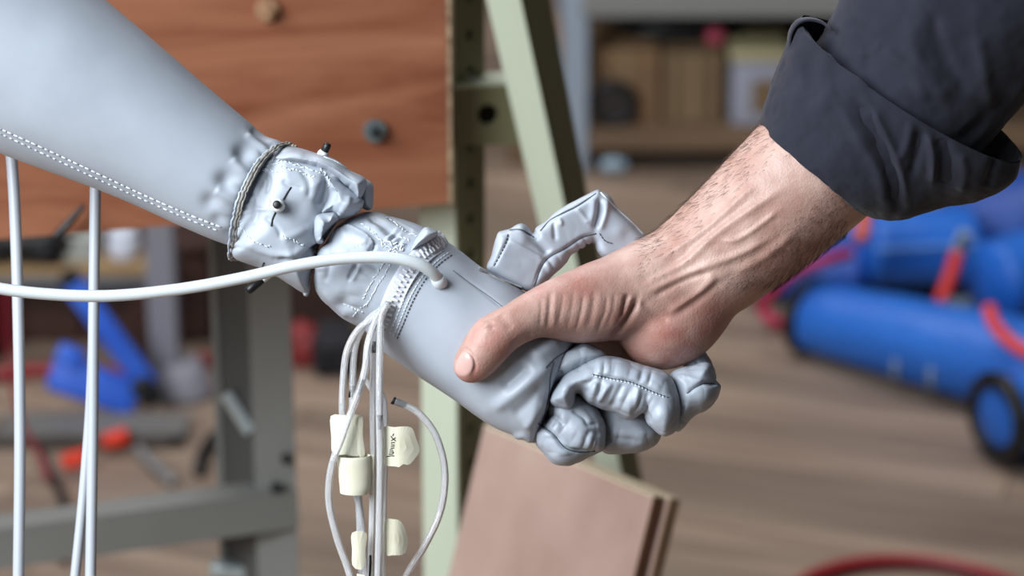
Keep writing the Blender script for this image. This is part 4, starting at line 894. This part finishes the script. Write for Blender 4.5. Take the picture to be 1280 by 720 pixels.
# ---- fingers of the robot hand
C = lambda pts: cp(pts, 660, 400, 3.6)
def finger(name, pts, wc, W, R, n, ops, tilt=(0, 0), h=1.3, cr_amp=0.9, cr_s=13, npts=None, blur=1, m=None):
    O = C(pts); A_ = np.array(O); lo = A_.min(0) - 8; hi = A_.max(0) + 8; tz = abs(tilt[0]) * np.ptp(A_[:, 0]) + abs(tilt[1]) * np.ptp(A_[:, 1])
    V, Q = pillows((lo[0], lo[1], wc - W - tz - 8), (hi[0], hi[1], wc + W + tz + 8), h, [((O, wc, W, R, n), dict(tilt=tilt, npts=npts))], blur)
    V = sculpt(V, Q, ops); V = cloth(V, Q, 2.2 * cr_amp, 22)
    return piece(name, V, Q, m or M_FAB2)
finger('lower_finger', [(300, 330), (400, 320), (520, 370), (595, 480), (600, 522), (560, 572), (500, 596), (420, 604), (350, 602), (325, 560), (315, 480)], -38, 46, 30, 2.2, [('p', C([(360, 520), (480, 540), (580, 530)]), 9, 1.2, 16), ('c', C([(350, 540), (420, 535), (520, 550)]), 4, -2)])
curled_finger = finger('curled_finger', [(25, 500), (45, 470), (75, 440), (80, 380), (110, 330), (180, 320), (240, 330), (290, 370), (332, 428), (348, 470), (352, 530), (340, 585), (308, 603), (270, 617), (228, 642), (180, 656), (132, 646), (88, 620), (42, 572), (26, 530)], -2, 48, 27, 2.2,
       [('c', C([(45, 462), (110, 508), (165, 572), (230, 592), (300, 588)]), 2.6, -4.5), ('c', C([(190, 400), (250, 440), (270, 470), (320, 468)]), 3, -3.5), ('d', tuple(C([(225, 500)])[0]), 11, 4), ('d', tuple(C([(140, 610)])[0]), 10, 3), ('p', C([(90, 440), (200, 520), (300, 560)]), 10, 1.8, 13), ('c', C([(100, 420), (140, 450), (160, 480)]), 3, -2.5), ('c', C([(260, 520), (290, 500), (330, 520)]), 3, -2)])
finger_tip = finger('finger_tip', [(640, 250), (690, 215), (735, 205), (790, 190), (828, 205), (846, 270), (868, 290), (860, 330), (842, 372), (800, 412), (752, 430), (705, 480), (668, 502), (655, 440), (650, 350)], 6, 46, 26, 2.2, [('c', C([(715, 330), (760, 300), (800, 283), (860, 290)]), 2.4, -3.6), ('c', C([(690, 250), (740, 265), (790, 283)]), 3, 1.5), ('d', tuple(C([(790, 350)])[0]), 9, 2), ('c', C([(690, 380), (700, 420), (690, 470)]), 4, -3)])
finger('back_flap', [(690, 150), (720, 110), (745, 76), (778, 104), (800, 148), (832, 205), (848, 268), (800, 290), (740, 250), (700, 215)], -30, 26, 16, 2.2, [('c', C([(735, 140), (760, 200), (790, 250)]), 3, -2)])
front_finger = finger('front_finger', [(92, 362), (112, 312), (160, 252), (228, 206), (290, 176), (350, 164), (420, 174), (540, 210), (622, 236), (652, 266), (672, 312), (687, 362), (686, 442), (662, 500), (622, 526), (590, 517), (560, 490), (532, 462), (520, 424), (498, 422), (472, 450), (440, 446), (380, 416), (320, 392), (270, 376), (238, 352), (218, 330), (210, 372), (188, 404), (150, 400), (112, 386)], 32, 44, 24, 2.1,
       [('c', C([(300, 240), (380, 262), (470, 280), (560, 320), (640, 350)]), 2.2, -3.0), ('p', C([(280, 300), (380, 330), (470, 370), (560, 420)]), 12, 3.0, 15), ('p', C([(300, 215), (420, 230), (560, 270)]), 8, 1.6, 14), ('c', C([(240, 300), (300, 270), (380, 262)]), 4, -2.5),
        ('d', tuple(C([(250, 330)])[0]), 7, -4), ('c', C([(540, 320), (530, 390), (560, 470)]), 3, -3), ('c', C([(500, 290), (490, 350), (480, 430)]), 4, 3), ('c', C([(430, 280), (400, 340), (370, 400)]), 4, -3), ('c', C([(380, 280), (350, 320), (310, 370)]), 4, 2.5), ('d', tuple(C([(610, 430)])[0]), 11, 4), ('d', tuple(C([(170, 310)])[0]), 9, 3)], npts=150)
finger_root = finger('finger_root', [(72, 210), (125, 162), (228, 108), (292, 112), (352, 162), (300, 200), (230, 240), (165, 270), (120, 300), (95, 345), (78, 290)], 14, 40, 22, 2.2, [('c', C([(80, 215), (130, 235), (165, 245)]), 2.6, -3), ('c', C([(120, 180), (200, 150), (290, 120)]), 4, 2), ('c', C([(95, 250), (110, 290), (95, 340)]), 3, 2.5)])
stitchline('finger_stitching', C([(290, 245), (380, 264), (470, 282), (560, 322), (640, 352)]), front_finger, 3.2, 1.4, 0.8, off=0.2, material=M_DTHREAD)
stitchline('finger_stitching', C([(290, 250), (380, 270), (470, 288), (560, 328), (636, 356)]), front_finger, 2.0, 2.6, 0.7, off=0.3, material=M_THREAD)
threadline('finger_seam', C([(45, 466), (110, 510), (165, 574), (230, 594), (300, 590)]), 1.0, M_DTHREAD, curled_finger, -0.2)
threadline('finger_seam', C([(715, 330), (760, 300), (800, 285), (858, 291)]), 0.9, M_DTHREAD, finger_tip, -0.1)
threadline('finger_seam', C([(80, 215), (128, 168), (228, 112), (285, 118)]), 0.9, M_DTHREAD, finger_root, -0.1)

# =================================================================== THE PERSON: forearm, hand and rolled shirt sleeve
pb_ = F([(850, 350, 0)])[0]
person = thing('person', 'person in a dark navy shirt with rolled sleeve, bare forearm, gripping the grey robot hand', 'person', tuple(pb_))
f = Field((540, -10, -150), (1230, 580, 130), 1.7)
# forearm
f.chain([(1150, 90, -5, 88), (1085, 148, -5, 87), (1012, 217, -8, 84), (950, 274, -12, 78), (890, 325, -16, 71), (850, 352, -18, 66)], k=10, n=16)
f.chain([(850, 352, -18, 66), (815, 362, -8, 60), (775, 371, 10, 50), (745, 378, 26, 46), (718, 384, 42, 41), (694, 387, 58, 33), (668, 393, 74, 26), (646, 404, 84, 23.5), (630, 413, 89, 24), (615, 424, 91, 26), (605, 437, 89, 24.5), (595, 450, 86, 23), (588, 457, 83, 21)], k=8, n=40)
f.chain([(862, 375, -18, 55), (842, 398, -14, 52), (829, 407, -12, 51), (822, 412, -14, 46)], k=12, n=8)       # heel of the hand
f.chain([(850, 362, -30, 58), (800, 378, -60, 52), (755, 395, -78, 42)], k=16, n=8)                               # metacarpals
f.chain([(840, 390, -38, 50), (795, 428, -86, 38), (755, 440, -94, 32)], k=16, n=8)
for ch in ([(765, 372, -80, 24), (740, 374, -86, 22), (690, 388, -104, 19.5), (620, 404, -110, 18), (560, 424, -102, 16), (528, 434, -88, 14)],
           [(765, 410, -80, 24), (740, 414, -88, 22), (685, 432, -108, 19.5), (615, 448, -114, 18), (570, 458, -106, 16), (548, 460, -94, 14)],
           [(770, 440, -92, 22), (742, 452, -96, 20), (692, 478, -103, 18.5), (640, 494, -106, 17), (612, 496, -96, 15)],
           [(785, 452, -88, 19), (760, 476, -92, 17), (715, 512, -92, 16), (690, 520, -94, 14), (668, 524, -86, 12)]):
    f.chain(ch, k=4, n=16, first_k=14)
V, Q = f.mesh(); V = relax(V, Q, 3, 0.5); del f
ops = []
# folds over the base of the thumb
for x, tw, dp, y0, y1, sl in ((676, 2.4, -1.2, 372, 408, 1), (686, 2.6, -2.2, 364, 412, 2), (693, 2.6, 1.2, 362, 412, 2), (701, 2.2, -1.3, 364, 405, 3), (713, 3.0, -1.0, 360, 412, 4), (724, 2.2, -1.4, 366, 416, 5), (739, 3.2, -1.1, 362, 408, 4), (752, 2.4, -1.5, 368, 418, 7), (763, 3.0, -1.2, 364, 410, 6), (775, 2.6, -2.4, 366, 412, 7), (745, 3.5, 1.0, 366, 414, 5), (731, 3.0, 0.8, 364, 412, 5)):
    dp *= 0.6; ops.append(('c', [(x + sl, y0), (x + sl*0.7, y0 + 0.35*(y1-y0)), (x, y0 + 0.65*(y1-y0)), (x - sl, y1)], tw, dp))
ops += [('c', [(797, 372), (792, 386), (784, 400), (772, 414), (762, 424)], 4.0, -8.0), ('c', [(786, 366), (781, 382), (777, 398)], 3.0, -3.0), ('d', (765, 395), 16, 3), ('d', (826, 420), 20, 3),
        # tendons and veins of the wrist and forearm
        ('c', [(786, 364), (822, 345), (859, 325), (899, 290), (945, 258), (985, 232)], 5.5, 3.2), ('c', [(805, 366), (838, 352), (880, 334), (925, 317), (965, 296)], 5, 2.9), ('c', [(832, 392), (858, 377), (880, 360), (896, 338)], 5.5, 2.6),
        ('c', [(815, 330), (850, 308), (885, 284), (921, 252), (950, 225)], 5, 2.8), ('c', [(795, 358), (830, 338), (868, 312)], 5.5, -2.2), ('c', [(815, 372), (850, 352), (890, 338)], 4.5, -2.4), ('c', [(840, 396), (872, 374), (900, 352), (930, 335)], 5.5, -2.4), ('c', [(900, 300), (920, 300), (945, 285), (975, 262)], 3.5, 2.2), ('c', [(880, 360), (920, 340), (960, 318), (1000, 285)], 6, 2.2), ('c', [(800, 376), (816, 390), (838, 402)], 5, -2.4),
        # thumb: knuckle folds, nail bed
        ('c', [(601, 410), (609, 404), (618, 404)], 2.0, -1.6), ('c', [(600, 416), (609, 411), (619, 411)], 2.0, -1.4), ('d', (606, 408), 8, 3.2), ('c', [(624, 392), (632, 402), (640, 412)], 6, -1.5), ('c', [(640, 436), (652, 424), (668, 418)], 4, -1.5),
        ('c', [(566, 462), (570, 448), (580, 436), (590, 444), (594, 456), (591, 470)], 1.8, -1.6), ('d', (585, 468), 6, 1.2)]
V = sculpt(V, Q, ops)
V = V + vnormals(V, Q) * (0.5 * vnoise(V / 18.0) + 0.12 * vnoise(V / 5.0))[:, None]
skin = mk('bare_forearm_and_hand', F(V), Q, M_SKIN, person, label='bare right forearm and hand with wrinkled thumb base')
red = np.zeros(len(V))
for x, y, r, a in ((610, 415, 26, 0.55), (590, 465, 22, 0.6), (845, 425, 42, 0.62), (808, 440, 34, 0.45), (780, 395, 22, 0.35), (745, 400, 40, 0.3), (690, 368, 36, 0.42), (730, 345, 40, 0.38), (640, 432, 30, 0.5), (885, 405, 40, 0.45), (980, 340, 50, 0.25)):
    red = np.maximum(red, a * np.exp(-((V[:, 0]-x)**2 + (V[:, 1]-y)**2) / r**2))
red = np.clip(red * (0.8 + 0.5 * vnoise(V / 16.0)), 0, 1)
at = skin.data.attributes.new('redness', 'FLOAT', 'POINT'); at.data.foreach_set('value', red.astype(np.float32))
SK = [tree(V, Q)]
# thumb nail
nail = [(568, 462), (571, 450), (578, 441), (586, 440), (592, 449), (592, 459), (588, 468), (580, 471), (572, 469)]
No = cr(nail, 36, closed=True); nc = No.mean(0); Vn = []
rings = [0.0, 0.35, 0.7, 0.92, 1.0]
for j, s_ in enumerate(rings):
    for q in No:
        p = nc + (q - nc) * s_; w = hitw(p[0], p[1], SK); Vn.append((p[0], p[1], (w if w is not None else 90) + (1.0 if j < 4 else -0.4)))
Fn = [(j*36+k, j*36+(k+1) % 36, (j+1)*36+(k+1) % 36, (j+1)*36+k) for j in range(4) for k in range(36)]
mk('thumb_nail', F(Vn), Fn, M_NAIL, person)
# hair on the forearm
N = vnormals(V, Q); rs = np.random.RandomState(5); cand = np.where((V[:, 0] > 800) & (V[:, 0] < 1060) & (V[:, 1] < 360 + 0.0 * V[:, 0]))[0]; parts = []
ax = np.array([-0.72, 0.69, 0.0])
for _ in range(9000):
    i = cand[rs.randint(len(cand))]; p = V[i]; n = N[i]
    # denser along the upper edge and the far and under sides
    e = np.array([0.69, 0.72]) @ (p[:2] - np.array([950, 274])) / 80.0       # -1 upper edge, +1 under edge
    dens = max(np.clip((-e - 0.45) * 2.2, 0, 1) * 0.5, np.clip((e - 0.25) * 1.8, 0, 1), 0.012)
    if n[2] < -0.3 or rs.rand() > dens: continue
    d = ax + rs.uniform(-0.5, 0.5, 3); d = d - n * (d @ n) * 0.75; d /= np.linalg.norm(d); L = rs.uniform(7, 16)
    q = [p + n * 0.1, p + d * L * 0.5 + n * L * 0.22, p + d * L + n * L * 0.26]
    parts.append(tubegeo(np.array(q), [0.15, 0.12, 0.04], 3, smooth_path=False, caps=False))
gV, gF = join_geo(parts); mk('arm_hair', F(gV), gF, M_HAIR, person, kind='stuff')

# ---- shirt: sleeve and rolled cuff
V, Q = loft([((1000, 75), (1170, 235), 92, -5, (4, 4)), ((1030, 40), (1205, 205), 100, -5, (6, 6)), ((1046, 6), (1236, 178), 106, -5, (4, 4)), ((1058, -40), (1282, 128), 112, -5, (0, 0)), ((1090, -110), (1360, 50), 118, -5, (0, 0)), ((1150, -200), (1450, -40), 122, -5, (0, 0))], 180, 200)
V = sculpt(V, Q, [('c', [(1060, 20), (1085, 60), (1080, 95)], 8, -3), ('c', [(1140, 20), (1150, 80), (1190, 130)], 12, 5), ('c', [(1165, 10), (1180, 70), (1215, 125)], 10, -5), ('c', [(1100, 60), (1140, 90), (1160, 130)], 9, 4), ('c', [(1220, 40), (1230, 90), (1240, 140)], 10, 5), ('c', [(1198, 180), (1230, 150), (1270, 110)], 7, -6), ('c', [(1215, 165), (1245, 135), (1285, 100)], 8, 4), ('c', [(1070, 70), (1090, 64), (1102, 52)], 4, 2)])
V = crumple(V, Q, 2.4, 42); V = crumple(V, Q, 0.8, 15)
mk('shirt_sleeve', F(V), Q, M_SHIRT, person)
def shrink(q):
    m = (q[:, 0:2] + q[:, 2:4]) / 2; h = (q[:, 0:2] - q[:, 2:4]) / 2; L = np.linalg.norm(h, axis=1)[:, None]; h = h * (L - 4) / L
    q[:, 0:2] = m + h; q[:, 2:4] = m - h; q[:, 4] -= 4; return q
V, Q = loft([((949, 157), (1078, 267), 93, -4, (6, 8)), ((955, 136), (1100, 272), 99, -4, (7, 8)), ((964, 108), (1135, 274), 104, -4, (4, 6)), ((976, 74), (1185, 258), 108, -4, (0, 2)), ((986, 44), (1240, 246), 111, -4, (-6, 2)), ((993, 28), (1268, 226), 112, -4, (-12, 8)), ((1003, 22), (1277, 202), 112, -4, (-20, 20))], 150, 260, inner=shrink)
V = sculpt(V, Q, [('c', [(1066, 118), (1090, 160), (1112, 205), (1122, 250), (1118, 270)], 8, -7), ('c', [(1050, 130), (1075, 175), (1098, 215), (1108, 262)], 8, 4), ('c', [(1088, 130), (1108, 170), (1126, 215), (1132, 255)], 6, 5), ('c', [(1150, 160), (1146, 190), (1138, 222)], 6, -6), ('c', [(1160, 165), (1166, 195), (1165, 230)], 5, 7), ('c', [(1176, 172), (1184, 200), (1182, 232)], 7, -7), ('c', [(1140, 150), (1134, 180), (1124, 200)], 5, 4),
                  ('c', [(1245, 195), (1238, 215), (1232, 235)], 6, -5), ('c', [(985, 60), (1000, 90), (1010, 130)], 9, 3), ('c', [(1030, 60), (1035, 110), (1020, 150)], 10, 3), ('c', [(1010, 60), (1012, 100), (1000, 140)], 8, -3), ('c', [(1200, 190), (1205, 215), (1200, 240)], 6, 4)])
V = crumple(V, Q, 1.8, 36); V = crumple(V, Q, 0.6, 12)
mk('rolled_cuff', F(V), Q, M_SHIRT, person)
# folded loop of cloth at the upper corner of the cuff
Pl = cr([(986, 62, 10), (988, 42, 20), (996, 29, 24), (1010, 24, 22), (1026, 27, 24), (1038, 36, 34)], 40); parts = []
Vl = []; 
for j, dw in enumerate((-14, -5, 5, 14)):
    for p in Pl: Vl.append(p + np.array([dw * 0.10, dw * 0.12, dw]))
Fl = [(j*40+i, j*40+i+1, (j+1)*40+i+1, (j+1)*40+i) for j in range(3) for i in range(39)]
o = mk('cuff_fold', F(Vl), Fl, M_SHIRT, person); sm = o.modifiers.new('solid', 'SOLIDIFY'); sm.thickness = 0.0011; sm.offset = 0

# =================================================================== TUBES
def fg_tube(name, pts, r, m, label, cat='tube', group=None, n=None, seg=12):
    P = cr(pts, n or len(pts) * 10); V, Fc = tubegeo(P, r, seg, smooth_path=False)
    b = F([P[-1]])[0]
    if m is M_CLEAR:                                           # hollow wall: outside and bore in one skin
        Vi, Fi = tubegeo(P, r * 0.62, seg, smooth_path=False, caps=False); V, Fc = tubegeo(P, r, seg, smooth_path=False, caps=False); n_ = len(V); K = len(P)
        Fc = [f[::-1] for f in Fc] + [tuple(i + n_ for i in f) for f in Fi]
        Fc += [(k, (k+1) % seg, n_ + (k+1) % seg, n_ + k) for k in range(seg)] + [((K-1)*seg + (k+1) % seg, (K-1)*seg + k, n_ + (K-1)*seg + k, n_ + (K-1)*seg + (k+1) % seg) for k in range(seg)]
        V = np.concatenate([V, Vi])
    t = thing(name, label, cat, tuple(b), group); mk('tubing', F(V), Fc, m, t); return t, P
w_end = hitw(549, 352) or 60
t, P = fg_tube('milky_air_tube', [(-120, 340, 85), (-40, 354, 84), (40, 366, 84), (130, 370, 85), (220, 362, 87), (300, 348, 92), (370, 332, 96), (430, 323, 98), (485, 322, 100), (520, 329, 98), (540, 340, w_end + 20), (549, 351, w_end + 6)], 7.6, M_MILKY, 'thick milky white air tube crossing in front of the arm to the palm')
V, Fc = tubegeo(np.array([(546, 346, w_end + 12), (549, 352, w_end + 5), (550, 354, w_end - 3)]), [8.6, 9.4, 9.8], 14, smooth_path=False); mk('end_collar', F(V), Fc, M_MILKY, t)
grp = 'white tubes hanging behind the sleeve'
for pts, r, lab in (([(4, 40, -190), (10, 140, -185), (18, 250, -170), (23, 400, -165), (25, 560, -165), (23, 740, -165), (22, 860, -165)], 8.0, 'leftmost white tube hanging behind the grey sleeve'),
                    ([(124, -80, -165), (122, 60, -165), (119, 250, -162), (117, 400, -160), (116, 540, -160), (113, 740, -160), (112, 860, -160)], 7.6, 'straight white tube hanging second from the left, rising above the sleeve'),
                    ([(122, 150, -182), (119, 300, -182), (116, 430, -182), (112, 520, -182), (104, 620, -182), (94, 720, -182), (86, 800, -182)], 6.8, 'white tube that bends left beside the straight one near the bottom')):
    fg_tube('white_tube', pts, r * 0.93, M_WTUBE, lab, group=grp)
# clear tubes dropping from the zipper
W0 = 70
g2 = 'clear tubes below the zipper'
def plugin(t, pts, r, m=None, nm='connector'):
    V, Fc = tubegeo(np.array(pts, float), r, 8, smooth_path=False); return mk(nm, F(V), Fc, m or M_BLACK, t)
tA, _ = fg_tube('clear_tube', [(478, 385, W0), (466, 398, W0 + 2), (448, 412, W0 - 2), (434, 438, W0 - 6), (429, 475, W0 - 8), (428, 520, W0 - 8), (434, 580, W0 - 10), (450, 640, W0 - 10), (458, 740, W0 - 10), (460, 800, W0 - 10)], 4.6, M_CLEAR, 'leftmost clear tube dropping from the zipper and running behind the tape', group=g2)
tB, _ = fg_tube('clear_tube', [(482, 382, W0 + 6), (470, 400, W0 + 8), (460, 430, W0 + 8), (457, 458, W0 + 8), (451, 482, W0 + 8), (440, 512, W0 + 12), (427, 548, W0 + 16), (414, 585, W0 + 14), (411, 626, W0 + 8), (421, 672, W0 + 4), (438, 722, W0), (452, 790, W0)], 4.7, M_CLEAR, 'clear tube that bows out to the left in front of the tape', group=g2)
plugin(tB, [(453, 474, W0 + 8), (450, 484, W0 + 8), (447, 493, W0 + 9)], 3.0)
tC, _ = fg_tube('clear_tube', [(474, 388, W0 - 4), (459, 402, W0 - 4), (445, 428, W0 - 8), (441, 470, W0 - 10), (441, 540, W0 - 10), (448, 620, W0 - 10), (452, 740, W0 - 12), (452, 800, W0 - 12)], 4.6, M_CLEAR, 'clear tube with a long black insert between the two left tubes', group=g2)
plugin(tC, [(440, 440, W0 - 9), (439, 460, W0 - 10), (438, 478, W0 - 10)], 2.0); plugin(tC, [(440, 482, W0 - 9), (439, 490, W0 - 9), (438, 497, W0 - 9)], 3.0)
tD, _ = fg_tube('clear_tube', [(486, 378, W0 + 10), (477, 395, W0 + 12), (475, 430, W0 + 12), (474, 500, W0 + 12), (475, 600, W0 + 10), (472, 740, W0 + 8), (472, 800, W0 + 8)], 4.6, M_CLEAR, 'straight clear tube with a black connector above the lettered tag', group=g2)
plugin(tD, [(474.5, 519, W0 + 12), (474.5, 528, W0 + 12), (474.5, 537, W0 + 12)], [3.2, 2.4, 2.2])
tE, _ = fg_tube('clear_tube', [(484, 384, W0), (474, 400, W0 - 2), (468, 430, W0 - 4), (466, 500, W0 - 6), (466, 600, W0 - 8), (463, 740, W0 - 8), (463, 800, W0 - 8)], 4.4, M_CLEAR, 'clear tube with a black connector high up, behind the straight one', group=g2)
plugin(tE, [(467.5, 427, W0 - 3), (467, 434, W0 - 3), (467, 441, W0 - 3)], 3.2); plugin(tE, [(463, 694, W0 - 4), (463, 704, W0 - 4), (462, 722, W0 - 4)], 1.6)
tG, _ = fg_tube('clear_tube', [(452, 470, W0 - 12), (458, 476, W0 - 14), (464, 486, W0 - 16), (471, 492, W0 - 18), (480, 500, W0 - 20), (482, 560, W0 - 20), (480, 640, W0 - 20), (478, 740, W0 - 20), (478, 800, W0 - 20)], 3.6, M_CLEAR, 'thin clear tube curving under the connector, rightmost of the straight bundle', group=g2)
tH, _ = fg_tube('clear_tube', [(494, 502, 40), (507, 507, 42), (524, 517, 46), (543, 541, 50), (554, 574, 52), (556, 607, 52), (549, 644, 50), (531, 682, 46), (506, 724, 40), (490, 780, 36)], 4.6, M_CLEAR, 'clear tube looping out to the right with a black plug at its free end', group=g2)
plugin(tH, [(492, 501, 40), (500, 504, 41), (508, 507, 42)], [3.9, 3.2, 3.2], nm='end_plug'); plugin(tH, [(490.5, 500, 40), (492.5, 501.2, 40), (494, 502, 40)], [5.0, 5.0, 4.4], nm='plug_cap')
# masking tape tags
def tape(parent, name, pts, wc, thick, curl=(0, 0), m=None):
    O = cr(pts, len(pts) * 3, closed=True) if len(pts) > 5 else np.array([p for p in pts], float)
    x0, x1 = O[:, 0].min(), O[:, 0].max(); n = len(O); c = O.mean(0)
    def wv(p): u = (p[0] - x0) / (x1 - x0); return wc + curl[0] * math.sin(math.pi * u) + curl[1] * u
    rings = (0, 0.35, 0.7, 1.0); V = []
    for sgn in (0.5, -0.5):
        for s_ in rings:
            for p in O: q = c + (p - c) * s_; V.append((q[0], q[1], wv(q) + sgn * thick))
    R = len(rings); Fc = []
    for t_ in (0, 1):
        for j in range(R-1):
            for k in range(n):
                a, b, c2, d = (t_*R+j)*n+k, (t_*R+j)*n+(k+1) % n, (t_*R+j+1)*n+(k+1) % n, (t_*R+j+1)*n+k; Fc.append((a, b, c2, d) if t_ else (a, d, c2, b))
    for k in range(n): Fc.append(((R-1)*n+k, (R-1)*n+(k+1) % n, (2*R-1)*n+(k+1) % n, (2*R-1)*n+k))
    return mk(name, F(V), Fc, m or M_TAPE, parent, smooth=False)
M_TAPET = clear_mat('translucent_tape', '#e9e6d2', 0.86, 0.6)
tape(tA, 'tape_flag', [(413.5, 520), (428, 519), (453, 520), (452, 545), (449, 569), (432, 568), (416, 567), (414, 545)], W0 - 2, 1.2, (4, 0), M_TAPET)
tape(tA, 'tape_fold', [(443, 523), (453, 522), (453.5, 545), (456, 569), (448, 570), (446, 545)], W0 + 2, 1.2, (2, 0))
# rolled tape wrap
Vw, Qw = loft([((421, 570), (463, 569), 12, W0 + 6, (0, 3)), ((421, 574), (463, 573), 13, W0 + 6, (0, 3)), ((422, 590), (464, 590), 13, W0 + 6, (0, 3)), ((424, 606), (463, 608), 13, W0 + 6, (0, 3)), ((425, 616), (460, 617), 12, W0 + 6, (0, 3))], 30, 40)
mk('tape_wrap', F(Vw), Qw, M_TAPE, tA)
tape(tA, 'tape_tail', [(461, 569), (467, 569), (467, 593), (465, 616), (460, 616), (461, 593)], W0 + 4, 1.2)
tag1 = tape(tD, 'lettered_tag', [(480, 534), (492, 534), (504, 533), (515, 535), (520, 548), (524.5, 563), (518, 574), (511, 581), (503, 580), (500, 584), (494, 583), (481, 580), (480, 558)], W0 + 4, 1.0, (7, -3))
tt_ = [BVHTree.FromPolygons([tuple(v) for v in ((np.array([vv.co[:] for vv in tag1.data.vertices]) + np.array(ROOT[tag1]))).tolist()], [tuple(p.vertices) for p in tag1.data.polygons])]
# hand lettering, reading upwards: strokes in (along, across)
strokes = [[(0, 0), (1.5, 6), (1, 9)], [(3.2, 2.5), (3.6, 7), (6, 8)], [(6, 3), (6.2, 7.5), (8.5, 6.5), (8.6, 3)], [(10.5, 4), (11, 8)], [(13, 4), (13.2, 8), (13, 8)], [(15, 8), (15.2, 4.5), (17.6, 4), (18, 8)], [(20, 4), (24, 8.5)], [(20, 9), (23, 5), (26, 3)], [(26, 5), (29, 6)]]
for st_ in strokes:
    pts = []
    for al, ac in st_:
        x, y = 483 + ac * 1.05 + 0.10 * al, 571 - al * 1.0
        u = (x - 480) / (524.5 - 480); w = W0 + 4 + 7 * math.sin(math.pi * u) - 3 * u + 0.9; pts.append((x, y, w))
    if len(pts) == 2: pts.insert(1, tuple((np.array(pts[0]) + np.array(pts[1])) / 2))
    V, Fc = tubegeo(np.array(pts), 0.65, 5, smooth_path=False); o = mk('handwriting_stroke', F(V), Fc, M_INK, tag1); o.parent = tag1
tape(tD, 'tape_flag', [(481, 650), (492, 649), (500, 651), (506, 660), (509.5, 675), (508, 688), (503, 693.5), (492, 694), (481, 693), (480, 670)], W0, 1.0, (6, -3))
tape(tA, 'tape_flag', [(440, 666), (458, 666), (456, 690), (454, 711), (441, 708), (440, 686)], W0 + 12, 1.1, (3, 0))
tape(tA, 'tape_flag', [(446, 717), (456, 719), (460, 732), (446, 732)], W0 + 12, 1.1, (3, 0))
